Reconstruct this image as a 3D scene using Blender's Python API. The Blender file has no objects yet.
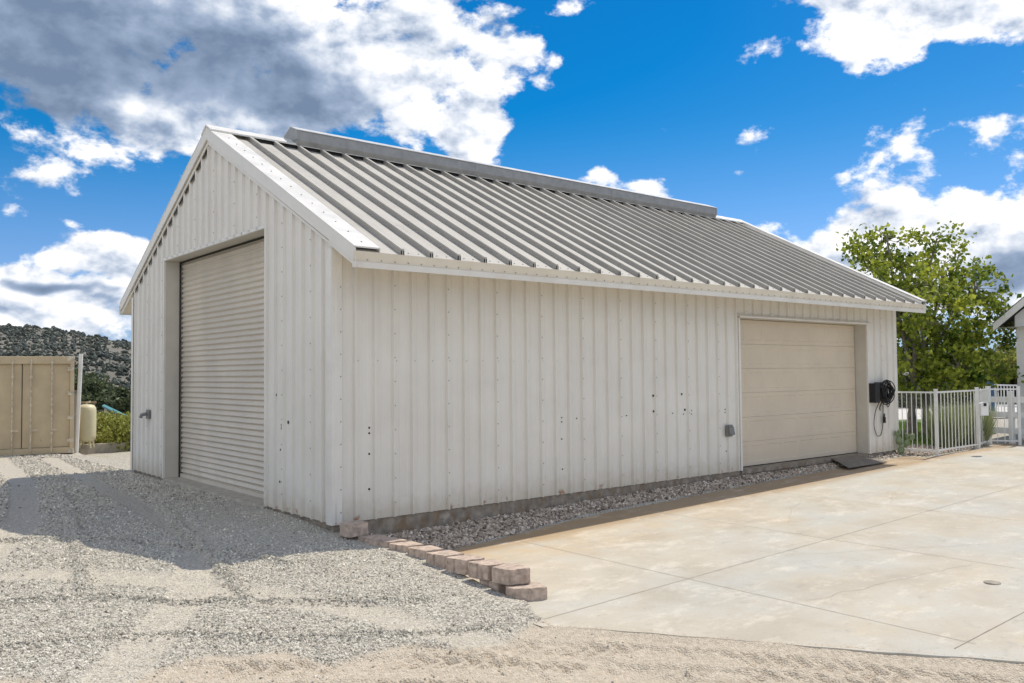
import bpy, math, random
import numpy as np
from mathutils import Vector, Matrix

rng = np.random.default_rng(11)
random.seed(5)
sc = bpy.context.scene
col = sc.collection

# ------------------------------------------------------------------ camera
CAM = np.array([-5.4103, -10.3048, 1.98])
YAW, PITCH, ROLL, FPX = 0.6901, 0.0367, -0.0088, 855.7
cF = np.array([math.sin(YAW)*math.cos(PITCH), math.cos(YAW)*math.cos(PITCH), math.sin(PITCH)])
cR = np.array([math.cos(YAW), -math.sin(YAW), 0.0])
cU = np.cross(cR, cF)
R2 = cR*math.cos(ROLL)+cU*math.sin(ROLL)
U2 = -cR*math.sin(ROLL)+cU*math.cos(ROLL)
cam = bpy.data.objects.new('camera', bpy.data.cameras.new('camera'))
col.objects.link(cam)
cam.data.sensor_width = 36
cam.data.lens = FPX*36/1024
cam.data.clip_start = 0.05
cam.data.clip_end = 5000
cam.matrix_world = Matrix(((R2[0], U2[0], -cF[0], CAM[0]), (R2[1], U2[1], -cF[1], CAM[1]),
                           (R2[2], U2[2], -cF[2], CAM[2]), (0, 0, 0, 1)))
sc.camera = cam
sc.view_settings.view_transform = 'Standard'
sc.view_settings.look = 'None'
sc.view_settings.exposure = 0.26
sc.view_settings.use_white_balance = True      # the photograph's camera was balanced for shade
sc.view_settings.white_balance_temperature = 6900
sc.view_settings.white_balance_tint = 9
sc.view_settings.gamma = 1

# ------------------------------------------------------------------ sun
SUN = Vector((0.573, 0.06, 1.0)).normalized()
sl = bpy.data.lights.new('sun', 'SUN')
sl.energy = 3.3
sl.angle = math.radians(0.5)
sl.color = (1.0, 0.955, 0.88)
so = bpy.data.objects.new('sun', sl)
col.objects.link(so)
so.rotation_euler = SUN.to_track_quat('Z', 'Y').to_euler()

# ------------------------------------------------------------------ world: sky and clouds
world = bpy.data.worlds.new('World')
sc.world = world
world.use_nodes = True
nt = world.node_tree
nt.nodes.clear()
def N(t, **kw):
    n = nt.nodes.new(t)
    for k, v in kw.items(): setattr(n, k, v)
    return n
def M(op, a, b=None, c=None, clamp=False):
    n = N('ShaderNodeMath', operation=op); n.use_clamp = clamp
    for i, v in enumerate((a, b, c)):
        if v is None: continue
        if isinstance(v, (int, float)): n.inputs[i].default_value = v
        else: nt.links.new(v, n.inputs[i])
    return n.outputs[0]
def VM(op, a, b=None):
    n = N('ShaderNodeVectorMath', operation=op)
    for i, v in enumerate((a, b)):
        if v is None: continue
        if isinstance(v, (tuple, list)): n.inputs[i].default_value = v
        else: nt.links.new(v, n.inputs[i])
    return n
def SS(v, lo, hi, tl=0., th=1.):
    n = N('ShaderNodeMapRange', interpolation_type='SMOOTHSTEP')
    nt.links.new(v, n.inputs[0])
    for i, x in zip((1, 2, 3, 4), (lo, hi, tl, th)): n.inputs[i].default_value = x
    return n.outputs[0]
def MIX(f, a, b):
    n = N('ShaderNodeMix', data_type='RGBA')
    for s, v in ((0, f), (6, a), (7, b)):
        if isinstance(v, (int, float)): n.inputs[s].default_value = v
        elif isinstance(v, tuple): n.inputs[s].default_value = (*v, 1)
        else: nt.links.new(v, n.inputs[s])
    return n.outputs[2]
tc = N('ShaderNodeTexCoord')
D = VM('NORMALIZE', tc.outputs['Generated']).outputs[0]
sep = N('ShaderNodeSeparateXYZ'); nt.links.new(D, sep.inputs[0])
az = M('ARCTAN2', sep.outputs[0], sep.outputs[1])
el = M('ARCSINE', sep.outputs[2])
comb = N('ShaderNodeCombineXYZ'); nt.links.new(az, comb.inputs[0]); nt.links.new(el, comb.inputs[1])
AE = comb.outputs[0]
def azel(u, v):
    d = cF + R2*(u-512)/FPX + U2*(341.5-v)/FPX
    return math.atan2(d[0], d[1]), math.atan2(d[2], math.hypot(d[0], d[1]))
def blob(u, v, ru, rv, vec, wgt=1.0):
    a, e = azel(u, v)
    s = VM('SUBTRACT', vec, (a, e, 0)).outputs[0]
    s = VM('MULTIPLY', s, (880./ru, 880./rv, 0)).outputs[0]
    r_ = M('SUBTRACT', 1.0, VM('LENGTH', s).outputs['Value'])
    return r_ if wgt == 1 else M('MULTIPLY', r_, wgt)
def union(lst, vec):
    r = None
    for b in lst:
        x = blob(*b[:4], vec, *b[4:])
        r = x if r is None else M('MAXIMUM', r, x)
    return r
def noise(vec, scale, detail=8, rough=.58, dist=0.):
    n = N('ShaderNodeTexNoise'); nt.links.new(vec, n.inputs['Vector'])
    n.inputs['Scale'].default_value = scale; n.inputs['Detail'].default_value = detail
    n.inputs['Roughness'].default_value = rough; n.inputs['Distortion'].default_value = dist
    return n.outputs[0]
# masses of cloud, by direction in the sky: centre and half size
MASS = [(60, 20, 260, 130), (240, 40, 230, 110), (150, 105, 110, 58), (40, 78, 120, 52), (390, 55, 130, 90), (465, 125, 52, 48), (490, 45, 66, 48),
        (-260, 50, 200, 110), (120, -150, 420, 150),
        (102, 252, 50, 25), (40, 292, 100, 32), (20, 335, 170, 40), (140, 310, 60, 36), (-180, 310, 180, 50),
        (930, 2, 150, 44), (840, -12, 100, 34), (1070, 2, 130, 46), (890, 26, 60, 24),
        (950, 268, 160, 72), (1010, 238, 120, 58), (868, 266, 82, 42), (1150, 260, 220, 110),
        (650, 176, 24, 6, .17), (690, 177, 12, 6, .17), (725, 178, 18, 6, .24), (577, -4, 30, 14, .35), (985, 126, 40, 10, .05), (1026, 112, 22, 18, .10), (545, 66, 14, 14, .3),
        (1500, 120, 300, 140), (2100, 60, 420, 160), (-800, 150, 300, 170), (-1300, 80, 300, 150)]
WDIST = noise(D, 7.0, 3)
warp = VM('SCALE', VM('SUBTRACT', N('ShaderNodeTexNoise').outputs[1], (.5, .5, .5)).outputs[0]).outputs[0]
wn = [n for n in nt.nodes if n.bl_idname == 'ShaderNodeTexNoise'][-1]
nt.links.new(D, wn.inputs['Vector']); wn.inputs['Scale'].default_value = 9; wn.inputs['Detail'].default_value = 3
[n for n in nt.nodes if n.bl_idname == 'ShaderNodeVectorMath' and n.operation == 'SCALE'][-1].inputs['Scale'].default_value = 0.10
AEW = VM('ADD', AE, warp).outputs[0]
def blob_a(a, e, ra, re_, vec):
    v_ = VM('MULTIPLY', VM('SUBTRACT', vec, (a, e, 0)).outputs[0], (1/ra, 1/re_, 0)).outputs[0]
    return M('SUBTRACT', 1.0, VM('LENGTH', v_).outputs['Value'])
mass_ = union(MASS, AEW)
# unseen clouds added behind and to the left of the camera to brighten the shade
for a_, e_, ra_, re_ in [(-2.6, .45, .75, .42), (3.4, .5, .7, .4), (2.5, .35, .45, .3), (-1.6, .35, .6, .35), (-.75, .7, .55, .4), (-1.9, .9, .8, .3), (2.2, .9, .6, .25), (-2.88, .6, .5, .35), (-1.0, .25, .35, .22)]:
    mass_ = M('MAXIMUM', mass_, blob_a(a_, e_, ra_, re_, AEW))
mass = M('MINIMUM', mass_, 0.58)
Dst = VM('MULTIPLY', D, (1, 1, 1.55)).outputs[0]
n1 = noise(Dst, 11., 12, .60, .1)
n1s = noise(Dst, 11., 5, .56, .1)
SH = Vector((SUN.x*.022, SUN.y*.022-.004, .020))
Dst2 = VM('ADD', Dst, tuple(SH)).outputs[0]
n2 = noise(Dst2, 11., 5, .56, .1)
dens = M('ADD', mass, M('MULTIPLY', M('SUBTRACT', n1, .5), 2.7))
alpha = SS(dens, .05, .36)
relief = M('MULTIPLY', M('SUBTRACT', n1s, n2), 3.4)          # sunlit bulges against their shaded sides
DARK = [(60, 40, 250, 105), (190, 60, 210, 80), (270, 95, 170, 60), (-200, 90, 240, 150), (20, 100, 160, 40), (1000, 275, 70, 22), (1100, 260, 100, 40), (60, 283, 60, 9), (1500, 60, 260, 60), (2100, 0, 350, 90)]
dark = SS(M('ADD', union(DARK, AEW), M('MULTIPLY', M('SUBTRACT', noise(Dst, 6., 6, .55), .5), 0.7)), -.05, .85)
thick = SS(dens, .15, 1.1)
lum = M('ADD', M('SUBTRACT', M('ADD', .86, M('MULTIPLY', relief, M('SUBTRACT', 1.0, M('MULTIPLY', dark, .62)))), M('MULTIPLY', dark, .74)), M('MULTIPLY', thick, -.08), clamp=True)
ccol = N('ShaderNodeValToRGB'); nt.links.new(lum, ccol.inputs[0])
cr = ccol.color_ramp
cr.elements[0].position = 0; cr.elements[0].color = (1.5, 2.2, 3.5, 1)
cr.elements[1].position = 1; cr.elements[1].color = (9.6, 9.8, 10.4, 1)
e = cr.elements.new(.35); e.color = (3.0, 3.9, 5.6, 1)
e = cr.elements.new(.68); e.color = (6.2, 6.9, 8.2, 1)
sky = N('ShaderNodeTexSky', sky_type='NISHITA')
sky.sun_disc = False
sky.sun_elevation = math.asin(SUN.z)
sky.sun_rotation = math.atan2(SUN.x, SUN.y)
sky.altitude = 600
sky.ozone_density = 2.0
hsv = N('ShaderNodeHueSaturation'); nt.links.new(sky.outputs[0], hsv.inputs['Color'])
hsv.inputs['Saturation'].default_value = 1.68
hsv.inputs['Hue'].default_value = .502
hsv.inputs['Value'].default_value = 1.02
lowsky = MIX(1.0, sky.outputs[0], (.50, .72, 1.25)); lowsky.node.blend_type = 'MULTIPLY'
skyc = MIX(SS(el, .0, .30), lowsky, hsv.outputs[0])
final = MIX(alpha, skyc, ccol.outputs[0])
bg = N('ShaderNodeBackground'); nt.links.new(final, bg.inputs[0]); bg.inputs[1].default_value = 0.1
wo = N('ShaderNodeOutputWorld'); nt.links.new(bg.outputs[0], wo.inputs[0])
world.cycles.sampling_method = 'MANUAL'
world.cycles.sample_map_resolution = 512

# ------------------------------------------------------------------ materials
def srgb(r, g, b):
    f = lambda c: ((c/255+.055)/1.055)**2.4 if c > 10 else c/255/12.92
    return (f(r), f(g), f(b))
MATS = {}
def mat(name, base, rough=.6, var=.12, vscale=3., bump=0., bscale=40., metal=0., col2=None, stretch=(1, 1, 1), spec=.4, extra=None, voro=False):
    """base colour broken up by two scales of noise, with grain in the roughness and the normal"""
    m = bpy.data.materials.new(name); m.use_nodes = True
    t = m.node_tree; ns = t.nodes; L = t.links
    p = ns['Principled BSDF']
    p.inputs['Metallic'].default_value = metal
    p.inputs['Specular IOR Level'].default_value = spec
    tcn = ns.new('ShaderNodeTexCoord')
    mp = ns.new('ShaderNodeMapping'); mp.inputs['Scale'].default_value = stretch
    geo = ns.new('ShaderNodeNewGeometry')
    L.new(geo.outputs['Position'], mp.inputs['Vector'])
    n = ns.new('ShaderNodeTexNoise'); n.inputs['Scale'].default_value = vscale; n.inputs['Detail'].default_value = 7; n.inputs['Roughness'].default_value = .6
    L.new(mp.outputs[0], n.inputs['Vector'])
    r = ns.new('ShaderNodeValToRGB'); L.new(n.outputs[0], r.inputs[0])
    c2 = col2 if col2 else tuple(c*(1-2*var) for c in base)
    r.color_ramp.elements[0].position = .32; r.color_ramp.elements[0].color = (*c2, 1)
    r.color_ramp.elements[1].position = .66; r.color_ramp.elements[1].color = (*[min(1, c*(1+var*.6)) for c in base], 1)
    out = r.outputs[0]
    if extra: out = extra(t, out, geo)
    L.new(out, p.inputs['Base Color'])
    rr = ns.new('ShaderNodeMapRange'); L.new(n.outputs[0], rr.inputs[0])
    rr.inputs[1].default_value = .3; rr.inputs[2].default_value = .7
    rr.inputs[3].default_value = max(.05, rough-.1); rr.inputs[4].default_value = min(1, rough+.1)
    L.new(rr.outputs[0], p.inputs['Roughness'])
    if bump > 0:
        if voro:
            b = ns.new('ShaderNodeTexVoronoi'); b.inputs['Scale'].default_value = bscale
        else:
            b = ns.new('ShaderNodeTexNoise'); b.inputs['Scale'].default_value = bscale; b.inputs['Detail'].default_value = 5
        L.new(geo.outputs['Position'], b.inputs['Vector'])
        bn = ns.new('ShaderNodeBump'); bn.inputs['Strength'].default_value = .6; bn.inputs['Distance'].default_value = bump
        L.new(b.outputs[0], bn.inputs['Height']); L.new(bn.outputs[0], p.inputs['Normal'])
    MATS[name] = m
    return m

def nmix(t, f, a, b, mode='MIX'):
    n = t.nodes.new('ShaderNodeMix'); n.data_type = 'RGBA'; n.blend_type = mode
    for s, v in ((0, f), (6, a), (7, b)):
        if isinstance(v, (int, float)): n.inputs[s].default_value = v
        elif isinstance(v, tuple): n.inputs[s].default_value = (*v, 1)
        else: t.links.new(v, n.inputs[s])
    return n.outputs[2]
def nnoise(t, vec, scale, lo, hi, detail=6, rough=.6, stretch=None):
    if stretch:
        mp = t.nodes.new('ShaderNodeMapping'); mp.inputs['Scale'].default_value = stretch; t.links.new(vec, mp.inputs[0]); vec = mp.outputs[0]
    n = t.nodes.new('ShaderNodeTexNoise'); n.inputs['Scale'].default_value = scale; n.inputs['Detail'].default_value = detail; n.inputs['Roughness'].default_value = rough
    t.links.new(vec, n.inputs['Vector'])
    r = t.nodes.new('ShaderNodeMapRange'); r.interpolation_type = 'SMOOTHSTEP'; t.links.new(n.outputs[0], r.inputs[0])
    r.inputs[1].default_value = lo; r.inputs[2].default_value = hi
    return r.outputs[0]
def nmath(t, op, a, b=None, clamp=False):
    n = t.nodes.new('ShaderNodeMath'); n.operation = op; n.use_clamp = clamp
    for i, v in enumerate((a, b)):
        if v is None: continue
        if isinstance(v, (int, float)): n.inputs[i].default_value = v
        else: t.links.new(v, n.inputs[i])
    return n.outputs[0]
def nrange(t, v, a, b):
    r = t.nodes.new('ShaderNodeMapRange'); r.interpolation_type = 'SMOOTHSTEP'; t.links.new(v, r.inputs[0])
    r.inputs[1].default_value = a; r.inputs[2].default_value = b
    return r.outputs[0]

def siding_dirt(t, c, geo):
    s = t.nodes.new('ShaderNodeSeparateXYZ'); t.links.new(geo.outputs['Position'], s.inputs[0])
    streak = nnoise(t, geo.outputs['Position'], 9, .45, .8, stretch=(1.2, 1.2, .12))
    c = nmix(t, nmath(t, 'MULTIPLY', streak, .07), c, srgb(176, 166, 148))
    splash = nmath(t, 'MULTIPLY', nrange(t, nmath(t, 'ADD', s.outputs[2], nmath(t, 'MULTIPLY', nnoise(t, geo.outputs['Position'], 6, .2, .8), .25)), .55, .05), .45)
    c = nmix(t, splash, c, srgb(182, 168, 142))
    # rust eating the lowest edge of the sheets
    rust = nmath(t, 'MULTIPLY', nrange(t, s.outputs[2], .11, .01), nnoise(t, geo.outputs['Position'], 4.5, .56, .66))
    return nmix(t, rust, c, srgb(150, 96, 52))
WHITE = (.76, .735, .675)
m_siding = mat('siding_paint', WHITE, .42, .05, 1.2, .0015, 14, col2=(.72, .69, .63), extra=siding_dirt, spec=.5)
m_trim = mat('trim_paint', (.76, .74, .69), .4, .05, 2.5, col2=(.70, .67, .61), spec=.5)
m_cream = mat('cream_fascia_paint', (.74, .68, .56), .42, .05, 2.5, col2=(.68, .61, .49), spec=.5)
def roof_dirt(t, c, geo):
    st = nnoise(t, geo.outputs['Position'], 7, .45, .75, stretch=(1.6, .12, .12))
    return nmix(t, nmath(t, 'MULTIPLY', st, .3), c, srgb(150, 146, 136))
m_roof = mat('roof_metal', (.48, .46, .42), .62, .06, 1.5, .002, 9, extra=roof_dirt, spec=.2)
m_galv = mat('galvanised_metal', (.36, .36, .35), .55, .10, 6, metal=.3)
m_roll = mat('roll_door_metal', (.64, .58, .49), .42, .06, 1.5, .001, 8, spec=.5, stretch=(1, 1, .4))
m_door = mat('tan_door_paint', (.68, .585, .455), .5, .04, 1.2, .0012, 12, col2=(.63, .545, .425))
m_jamb = mat('jamb_paint', (.62, .585, .51), .5, .05, 2)
m_dark = mat('black_rubber', (.018, .018, .02), .55, .2, 8)
m_seal_gap = mat('dark_gap', (.03, .028, .025), .9, .1, 8)  # near-black for seals, holes and the painted shade in gaps
m_grey = mat('grey_plastic', (.22, .22, .21), .5, .1, 12)
m_screw = mat('screw_steel', (.40, .38, .35), .5, .1, 20, metal=.5)
def found(t, c, geo):
    st = nnoise(t, geo.outputs['Position'], 5, .45, .7, stretch=(1, 1, .5))
    c = nmix(t, nmath(t, 'MULTIPLY', st, .7), c, srgb(132, 104, 72))
    w = nnoise(t, geo.outputs['Position'], 3, .62, .72)
    return nmix(t, nmath(t, 'MULTIPLY', w, .5), c, srgb(190, 180, 165))
m_found = mat('foundation_concrete', (.33, .29, .24), .9, .25, 6, .006, 35, extra=found)
def slabx(t, c, geo):
    P = geo.outputs['Position']
    c = nmix(t, nmath(t, 'MULTIPLY', nnoise(t, P, .55, .42, .66, 6), .5), c, srgb(172, 178, 178))      # bluish grey patches
    c = nmix(t, nmath(t, 'MULTIPLY', nnoise(t, P, .9, .53, .72, 7, .65, (1, 1.5, 1)), .3), c, srgb(200, 180, 148))   # rusty washes
    c = nmix(t, nmath(t, 'MULTIPLY', nnoise(t, P, 2.3, .54, .70, 8, .72, (1.4, 2, 1)), .4), c, srgb(150, 146, 138))
    s = t.nodes.new('ShaderNodeSeparateXYZ'); t.links.new(P, s.inputs[0])
    near = nmath(t, 'MULTIPLY', nrange(t, s.outputs[1], -3.2, -.8), nrange(t, s.outputs[0], 9, 2))
    c = nmix(t, nmath(t, 'MULTIPLY', near, nmath(t, 'ADD', .12, nmath(t, 'MULTIPLY', nnoise(t, P, 1.6, .35, .65), .45))), c, srgb(200, 168, 124))
    strip = nrange(t, s.outputs[1], -1.45, -1.0)                                                         # washed soil, and the eave's shadow painted in as brown
    c = nmix(t, nmath(t, 'MULTIPLY', strip, .75), c, srgb(158, 132, 100))
    c = nmix(t, nmath(t, 'MULTIPLY', nnoise(t, P, 34, .60, .72, 3), .35), c, srgb(140, 128, 110))
    c = nmix(t, nmath(t, 'MULTIPLY', nnoise(t, P, 1.9, .5, .66, 10, .8, (.8, 1.3, 1)), .4), c, srgb(222, 214, 200))
    return c
m_slab = mat('slab_concrete', (.51, .46, .375), .85, .10, 1.1, .0025, 60, extra=slabx)
m_sill = mat('sill_concrete', (.50, .455, .38), .85, .15, 5, .003, 40)
m_block = mat('split_block_concrete', (.55, .435, .355), .95, .2, 14, .010, 70)
m_joint = mat('joint_filler', (.37, .335, .275), .95, .2, 10)
m_cont = mat('container_paint', (.58, .465, .30), .6, .07, 2, .003, 12, extra=lambda t, c, g: nmix(t, nmath(t, 'MULTIPLY', nnoise(t, g.outputs['Position'], 4.5, .70, .74), .4), c, srgb(120, 92, 66)))
m_cont_steel = mat('container_bar_steel', (.66, .57, .43), .5, .2, 9, metal=.2)
m_tank = mat('tank_paint', (.66, .60, .40), .45, .06, 3)
m_pole = mat('white_plastic', (.78, .77, .73), .45, .05, 4)
m_fence = mat('fence_white_paint', (.80, .80, .78), .4, .04, 5)
m_teal = mat('teal_metal', (.07, .27, .29), .5, .15, 3)
m_bark = mat('bark', (.30, .26, .22), .9, .25, 9, .01, 30)
m_roofshingle = mat('shingle', (.16, .155, .15), .9, .2, 12, .008, 25)
m_wallwhite = mat('house_stucco', (.78, .77, .74), .8, .04, 3, .002, 60)
m_cactus = mat('cactus_skin', (.21, .27, .14), .6, .2, 14, .004, 60)
m_ramp = mat('ramp_rubber', (.22, .195, .165), .85, .15, 8, .003, 40)
m_lawn = mat('lawn_soil', (.13, .20, .05), .9, .25, 2.5, .01, 20)
m_drive = mat('pale_driveway', (.60, .57, .52), .9, .08, .6)

def leafmat(name, c, c2, trans=.35):
    m = bpy.data.materials.new(name); m.use_nodes = True
    t = m.node_tree; ns = t.nodes; L = t.links; ns.clear()
    at = ns.new('ShaderNodeAttribute'); at.attribute_name = 'tone'
    r = ns.new('ShaderNodeValToRGB'); L.new(at.outputs['Fac'], r.inputs[0])
    r.color_ramp.elements[0].color = (*c2, 1); r.color_ramp.elements[1].color = (*c, 1)
    p = ns.new('ShaderNodeBsdfPrincipled'); p.inputs['Roughness'].default_value = .5
    p.inputs['Specular IOR Level'].default_value = .25
    tr = ns.new('ShaderNodeBsdfTranslucent'); mx = ns.new('ShaderNodeMixShader'); mx.inputs[0].default_value = trans
    L.new(r.outputs[0], p.inputs['Base Color']); L.new(r.outputs[0], tr.inputs[0])
    o = ns.new('ShaderNodeOutputMaterial'); L.new(p.outputs[0], mx.inputs[1]); L.new(tr.outputs[0], mx.inputs[2]); L.new(mx.outputs[0], o.inputs[0])
    return m
m_leaf = leafmat('maple_leaf', (.45, .49, .07), (.06, .13, .02), .42)
m_bushleaf = leafmat('bush_leaf', (.46, .48, .11), (.12, .13, .03))
m_darkleaf = leafmat('oak_leaf', (.17, .20, .10), (.05, .07, .035), .3)
m_grass = leafmat('grass_blade', (.25, .34, .06), (.10, .18, .03))
m_palegrass = leafmat('pale_grass_blade', (.36, .38, .20), (.16, .22, .10))
m_chap = leafmat('shaded_chaparral_leaf', (.105, .12, .10), (.035, .045, .035), .1)  # dark, bluish greens carry the cloud shadow lying on the hill

def tonemat(name, stops, rough=.9):
    m = bpy.data.materials.new(name); m.use_nodes = True
    t = m.node_tree; ns = t.nodes; L = t.links
    at = ns.new('ShaderNodeAttribute'); at.attribute_name = 'tone'
    r = ns.new('ShaderNodeValToRGB'); L.new(at.outputs['Fac'], r.inputs[0])
    cr = r.color_ramp
    cr.elements[0].position = stops[0][0]; cr.elements[0].color = (*stops[0][1], 1)
    cr.elements[1].position = stops[-1][0]; cr.elements[1].color = (*stops[-1][1], 1)
    for p_, c_ in stops[1:-1]:
        e_ = cr.elements.new(p_); e_.color = (*c_, 1)
    L.new(r.outputs[0], ns['Principled BSDF'].inputs['Base Color'])
    ns['Principled BSDF'].inputs['Roughness'].default_value = rough
    return m
m_stone = tonemat('gravel_stone', [(0, (.20, .185, .155)), (.25, (.42, .39, .33)), (.7, (.63, .585, .50)), (1, (.84, .80, .71))])
m_river = tonemat('strip_stone', [(0, (.10, .08, .065)), (.4, (.33, .27, .215)), (.8, (.58, .49, .41)), (1, (.78, .71, .62))])

# ------------------------------------------------------------------ mesh helpers
def tag(o, label=None, cat=None, group=None, kind=None):
    if label: o['label'] = label
    if cat: o['category'] = cat
    if group: o['group'] = group
    if kind: o['kind'] = kind
    return o
def empty(name, loc=(0, 0, 0), rz=0):
    o = bpy.data.objects.new(name, None); col.objects.link(o)
    o.location = loc; o.rotation_euler = (0, 0, rz); o.empty_display_size = .2
    return o
class MB:
    def __init__(s): s.v = []; s.f = []; s.sm = []
    def poly(s, pts, faces, smooth=False):
        b = len(s.v); s.v += [tuple(p) for p in pts]
        s.f += [tuple(b+i for i in f) for f in faces]; s.sm += [smooth]*len(faces); return s
    def box(s, x0, x1, y0, y1, z0, z1, rot=0, piv=None):
        P = [(x, y, z) for z in (z0, z1) for x, y in ((x0, y0), (x1, y0), (x1, y1), (x0, y1))]
        if rot:
            px, py = piv if piv else ((x0+x1)/2, (y0+y1)/2); c, si = math.cos(rot), math.sin(rot)
            P = [(px+(x-px)*c-(y-py)*si, py+(x-px)*si+(y-py)*c, z) for x, y, z in P]
        return s.poly(P, [(3, 2, 1, 0), (4, 5, 6, 7), (0, 1, 5, 4), (1, 2, 6, 5), (2, 3, 7, 6), (3, 0, 4, 7)])
    def prism(s, pts2, a, b, axis='x'):
        n = len(pts2)
        def mk(p, h): return {'x': (h, p[0], p[1]), 'y': (p[0], h, p[1]), 'z': (p[0], p[1], h)}[axis]
        P = [mk(p, a) for p in pts2]+[mk(p, b) for p in pts2]
        return s.poly(P, [tuple(range(n))[::-1], tuple(range(n, 2*n))]+[(i, (i+1) % n, n+(i+1) % n, n+i) for i in range(n)])
    def tube(s, path, rad, n=8, cap=True):
        path = [Vector(p) for p in path]; rad = rad if isinstance(rad, (list, tuple)) else [rad]*len(path)
        P = []; up = Vector((0.02, .03, 1))
        ref = None
        for i, p in enumerate(path):
            d = (path[min(i+1, len(path)-1)]-path[max(i-1, 0)]).normalized()
            if ref is None:
                ref = d.orthogonal().normalized()
            ref = (ref-d*ref.dot(d)).normalized(); o = d.cross(ref)
            for k in range(n):
                a = 2*math.pi*k/n; P.append(p+(ref*math.cos(a)+o*math.sin(a))*rad[i])
        F = []
        for i in range(len(path)-1):
            for k in range(n): F.append((i*n+k, i*n+(k+1) % n, (i+1)*n+(k+1) % n, (i+1)*n+k))
        s.poly(P, F, True)
        if cap:
            s.poly(P[:n], [tuple(range(n))[::-1]]); s.poly(P[-n:], [tuple(range(n))])
        return s
    def lathe(s, prof, cx, cy, n=24):
        P = [(cx+r*math.cos(2*math.pi*k/n), cy+r*math.sin(2*math.pi*k/n), z) for r, z in prof for k in range(n)]
        F = [(i*n+k, i*n+(k+1) % n, (i+1)*n+(k+1) % n, (i+1)*n+k) for i in range(len(prof)-1) for k in range(n)]
        return s.poly(P, F, True)
    def build(s, name, m, parent=None, bevel=0.):
        me = bpy.data.meshes.new(name); me.from_pydata(s.v, [], s.f); me.validate()
        for p, q in zip(me.polygons, s.sm): p.use_smooth = q
        me.materials.append(m); o = bpy.data.objects.new(name, me); col.objects.link(o)
        if bevel:
            b = o.modifiers.new('bevel', 'BEVEL'); b.width = bevel; b.segments = 2; b.limit_method = 'ANGLE'
        if parent: o.parent = parent
        if parent:
            L_ = parent
            off = Vector((0, 0, 0)); 
            while L_ is not None: off += Vector(L_.location); L_ = L_.parent
            # geometry is written in world coordinates: bring it back to the parent's frame
            if not parent.get('_local') and not (parent.parent and parent.parent.get('_local')) and off.length > 0:
                me.transform(Matrix.Translation(-off))
        return o
def npmesh(name, V, F, m, parent=None, tone=None, smooth=False):
    """numpy vertices (n,3), faces (k,3) or (k,4), tone per vertex"""
    me = bpy.data.meshes.new(name); k = F.shape[1]
    me.vertices.add(len(V)); me.vertices.foreach_set('co', V.astype(np.float32).ravel())
    me.loops.add(F.size); me.loops.foreach_set('vertex_index', F.astype(np.int32).ravel())
    me.polygons.add(len(F)); me.polygons.foreach_set('loop_start', np.arange(0, F.size, k, dtype=np.int32))
    me.polygons.foreach_set('use_smooth', np.full(len(F), smooth))
    me.update(calc_edges=True)
    if tone is not None:
        a = me.attributes.new('tone', 'FLOAT', 'POINT'); a.data.foreach_set('value', tone.astype(np.float32))
    me.materials.append(m); o = bpy.data.objects.new(name, me); col.objects.link(o)
    if parent:
        o.parent = parent
        off = Vector(parent.location)
        if off.length > 0: me.transform(Matrix.Translation(-off))
    return o
def sstep(x, a, b):
    t = np.clip((x-a)/(b-a), 0, 1); return t*t*(3-2*t)
def vnoise(x, y, s, seed=0):
    """smooth value noise on numpy arrays"""
    r = np.random.default_rng(seed).random((256, 256))
    X = x/s; Y = y/s; i = np.floor(X).astype(int); j = np.floor(Y).astype(int); fx = X-i; fy = Y-j
    fx = fx*fx*(3-2*fx); fy = fy*fy*(3-2*fy)
    g = lambda a, b: r[a % 256, b % 256]
    return (g(i, j)*(1-fx)+g(i+1, j)*fx)*(1-fy)+(g(i, j+1)*(1-fx)+g(i+1, j+1)*fx)*fy
def fbm(x, y, s, o=4, seed=0):
    t = 0; a = .5
    for k in range(o): t = t+a*vnoise(x+17*k, y-9*k, s, seed+k); s = s/2.1; a *= .5
    return t

# ------------------------------------------------------------------ ground
BW, BL = 8.97, 15.37
def slabz(x): return -0.42+0.02*np.clip(x, -3, 16.5)
def seg_d(x, y, pts):
    """distance to a polyline and parameter along it"""
    best = np.full(x.shape, 1e9); par = np.zeros(x.shape); acc = 0; sgn = np.zeros(x.shape)
    for (ax, ay), (bx, by) in zip(pts[:-1], pts[1:]):
        L = math.hypot(bx-ax, by-ay); ux, uy = (bx-ax)/L, (by-ay)/L
        t = np.clip((x-ax)*ux+(y-ay)*uy, 0, L); dx = x-ax-t*ux; dy = y-ay-t*uy; d = np.hypot(dx, dy)
        k = d < best; best = np.where(k, d, best); par = np.where(k, acc+t, par); sgn = np.where(k, dx*uy-dy*ux, sgn); acc += L
    return best, par, sgn
def strip_edge(x): return -0.84+.47*sstep(x, .8, 5.)+.08*sstep(x, 6, 9)      # where the stone strip meets the slab
FR = [(-0.15, -3.86), (0.05, -4.2), (0.58, -4.95), (1.21, -6.03), (2.2, -7.57), (6.6, -14.4)]
def left_of_slab(x, y):
    """signed: >0 on the dirt side of the slab's front edge"""
    xe = np.interp(-y, [3.4, 4.2, 4.95, 6.03, 7.57, 14.4], [.36, .05, .58, 1.21, 2.2, 6.6])
    xe = np.where(y > -3.4, .42, xe)
    return xe-x
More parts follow.
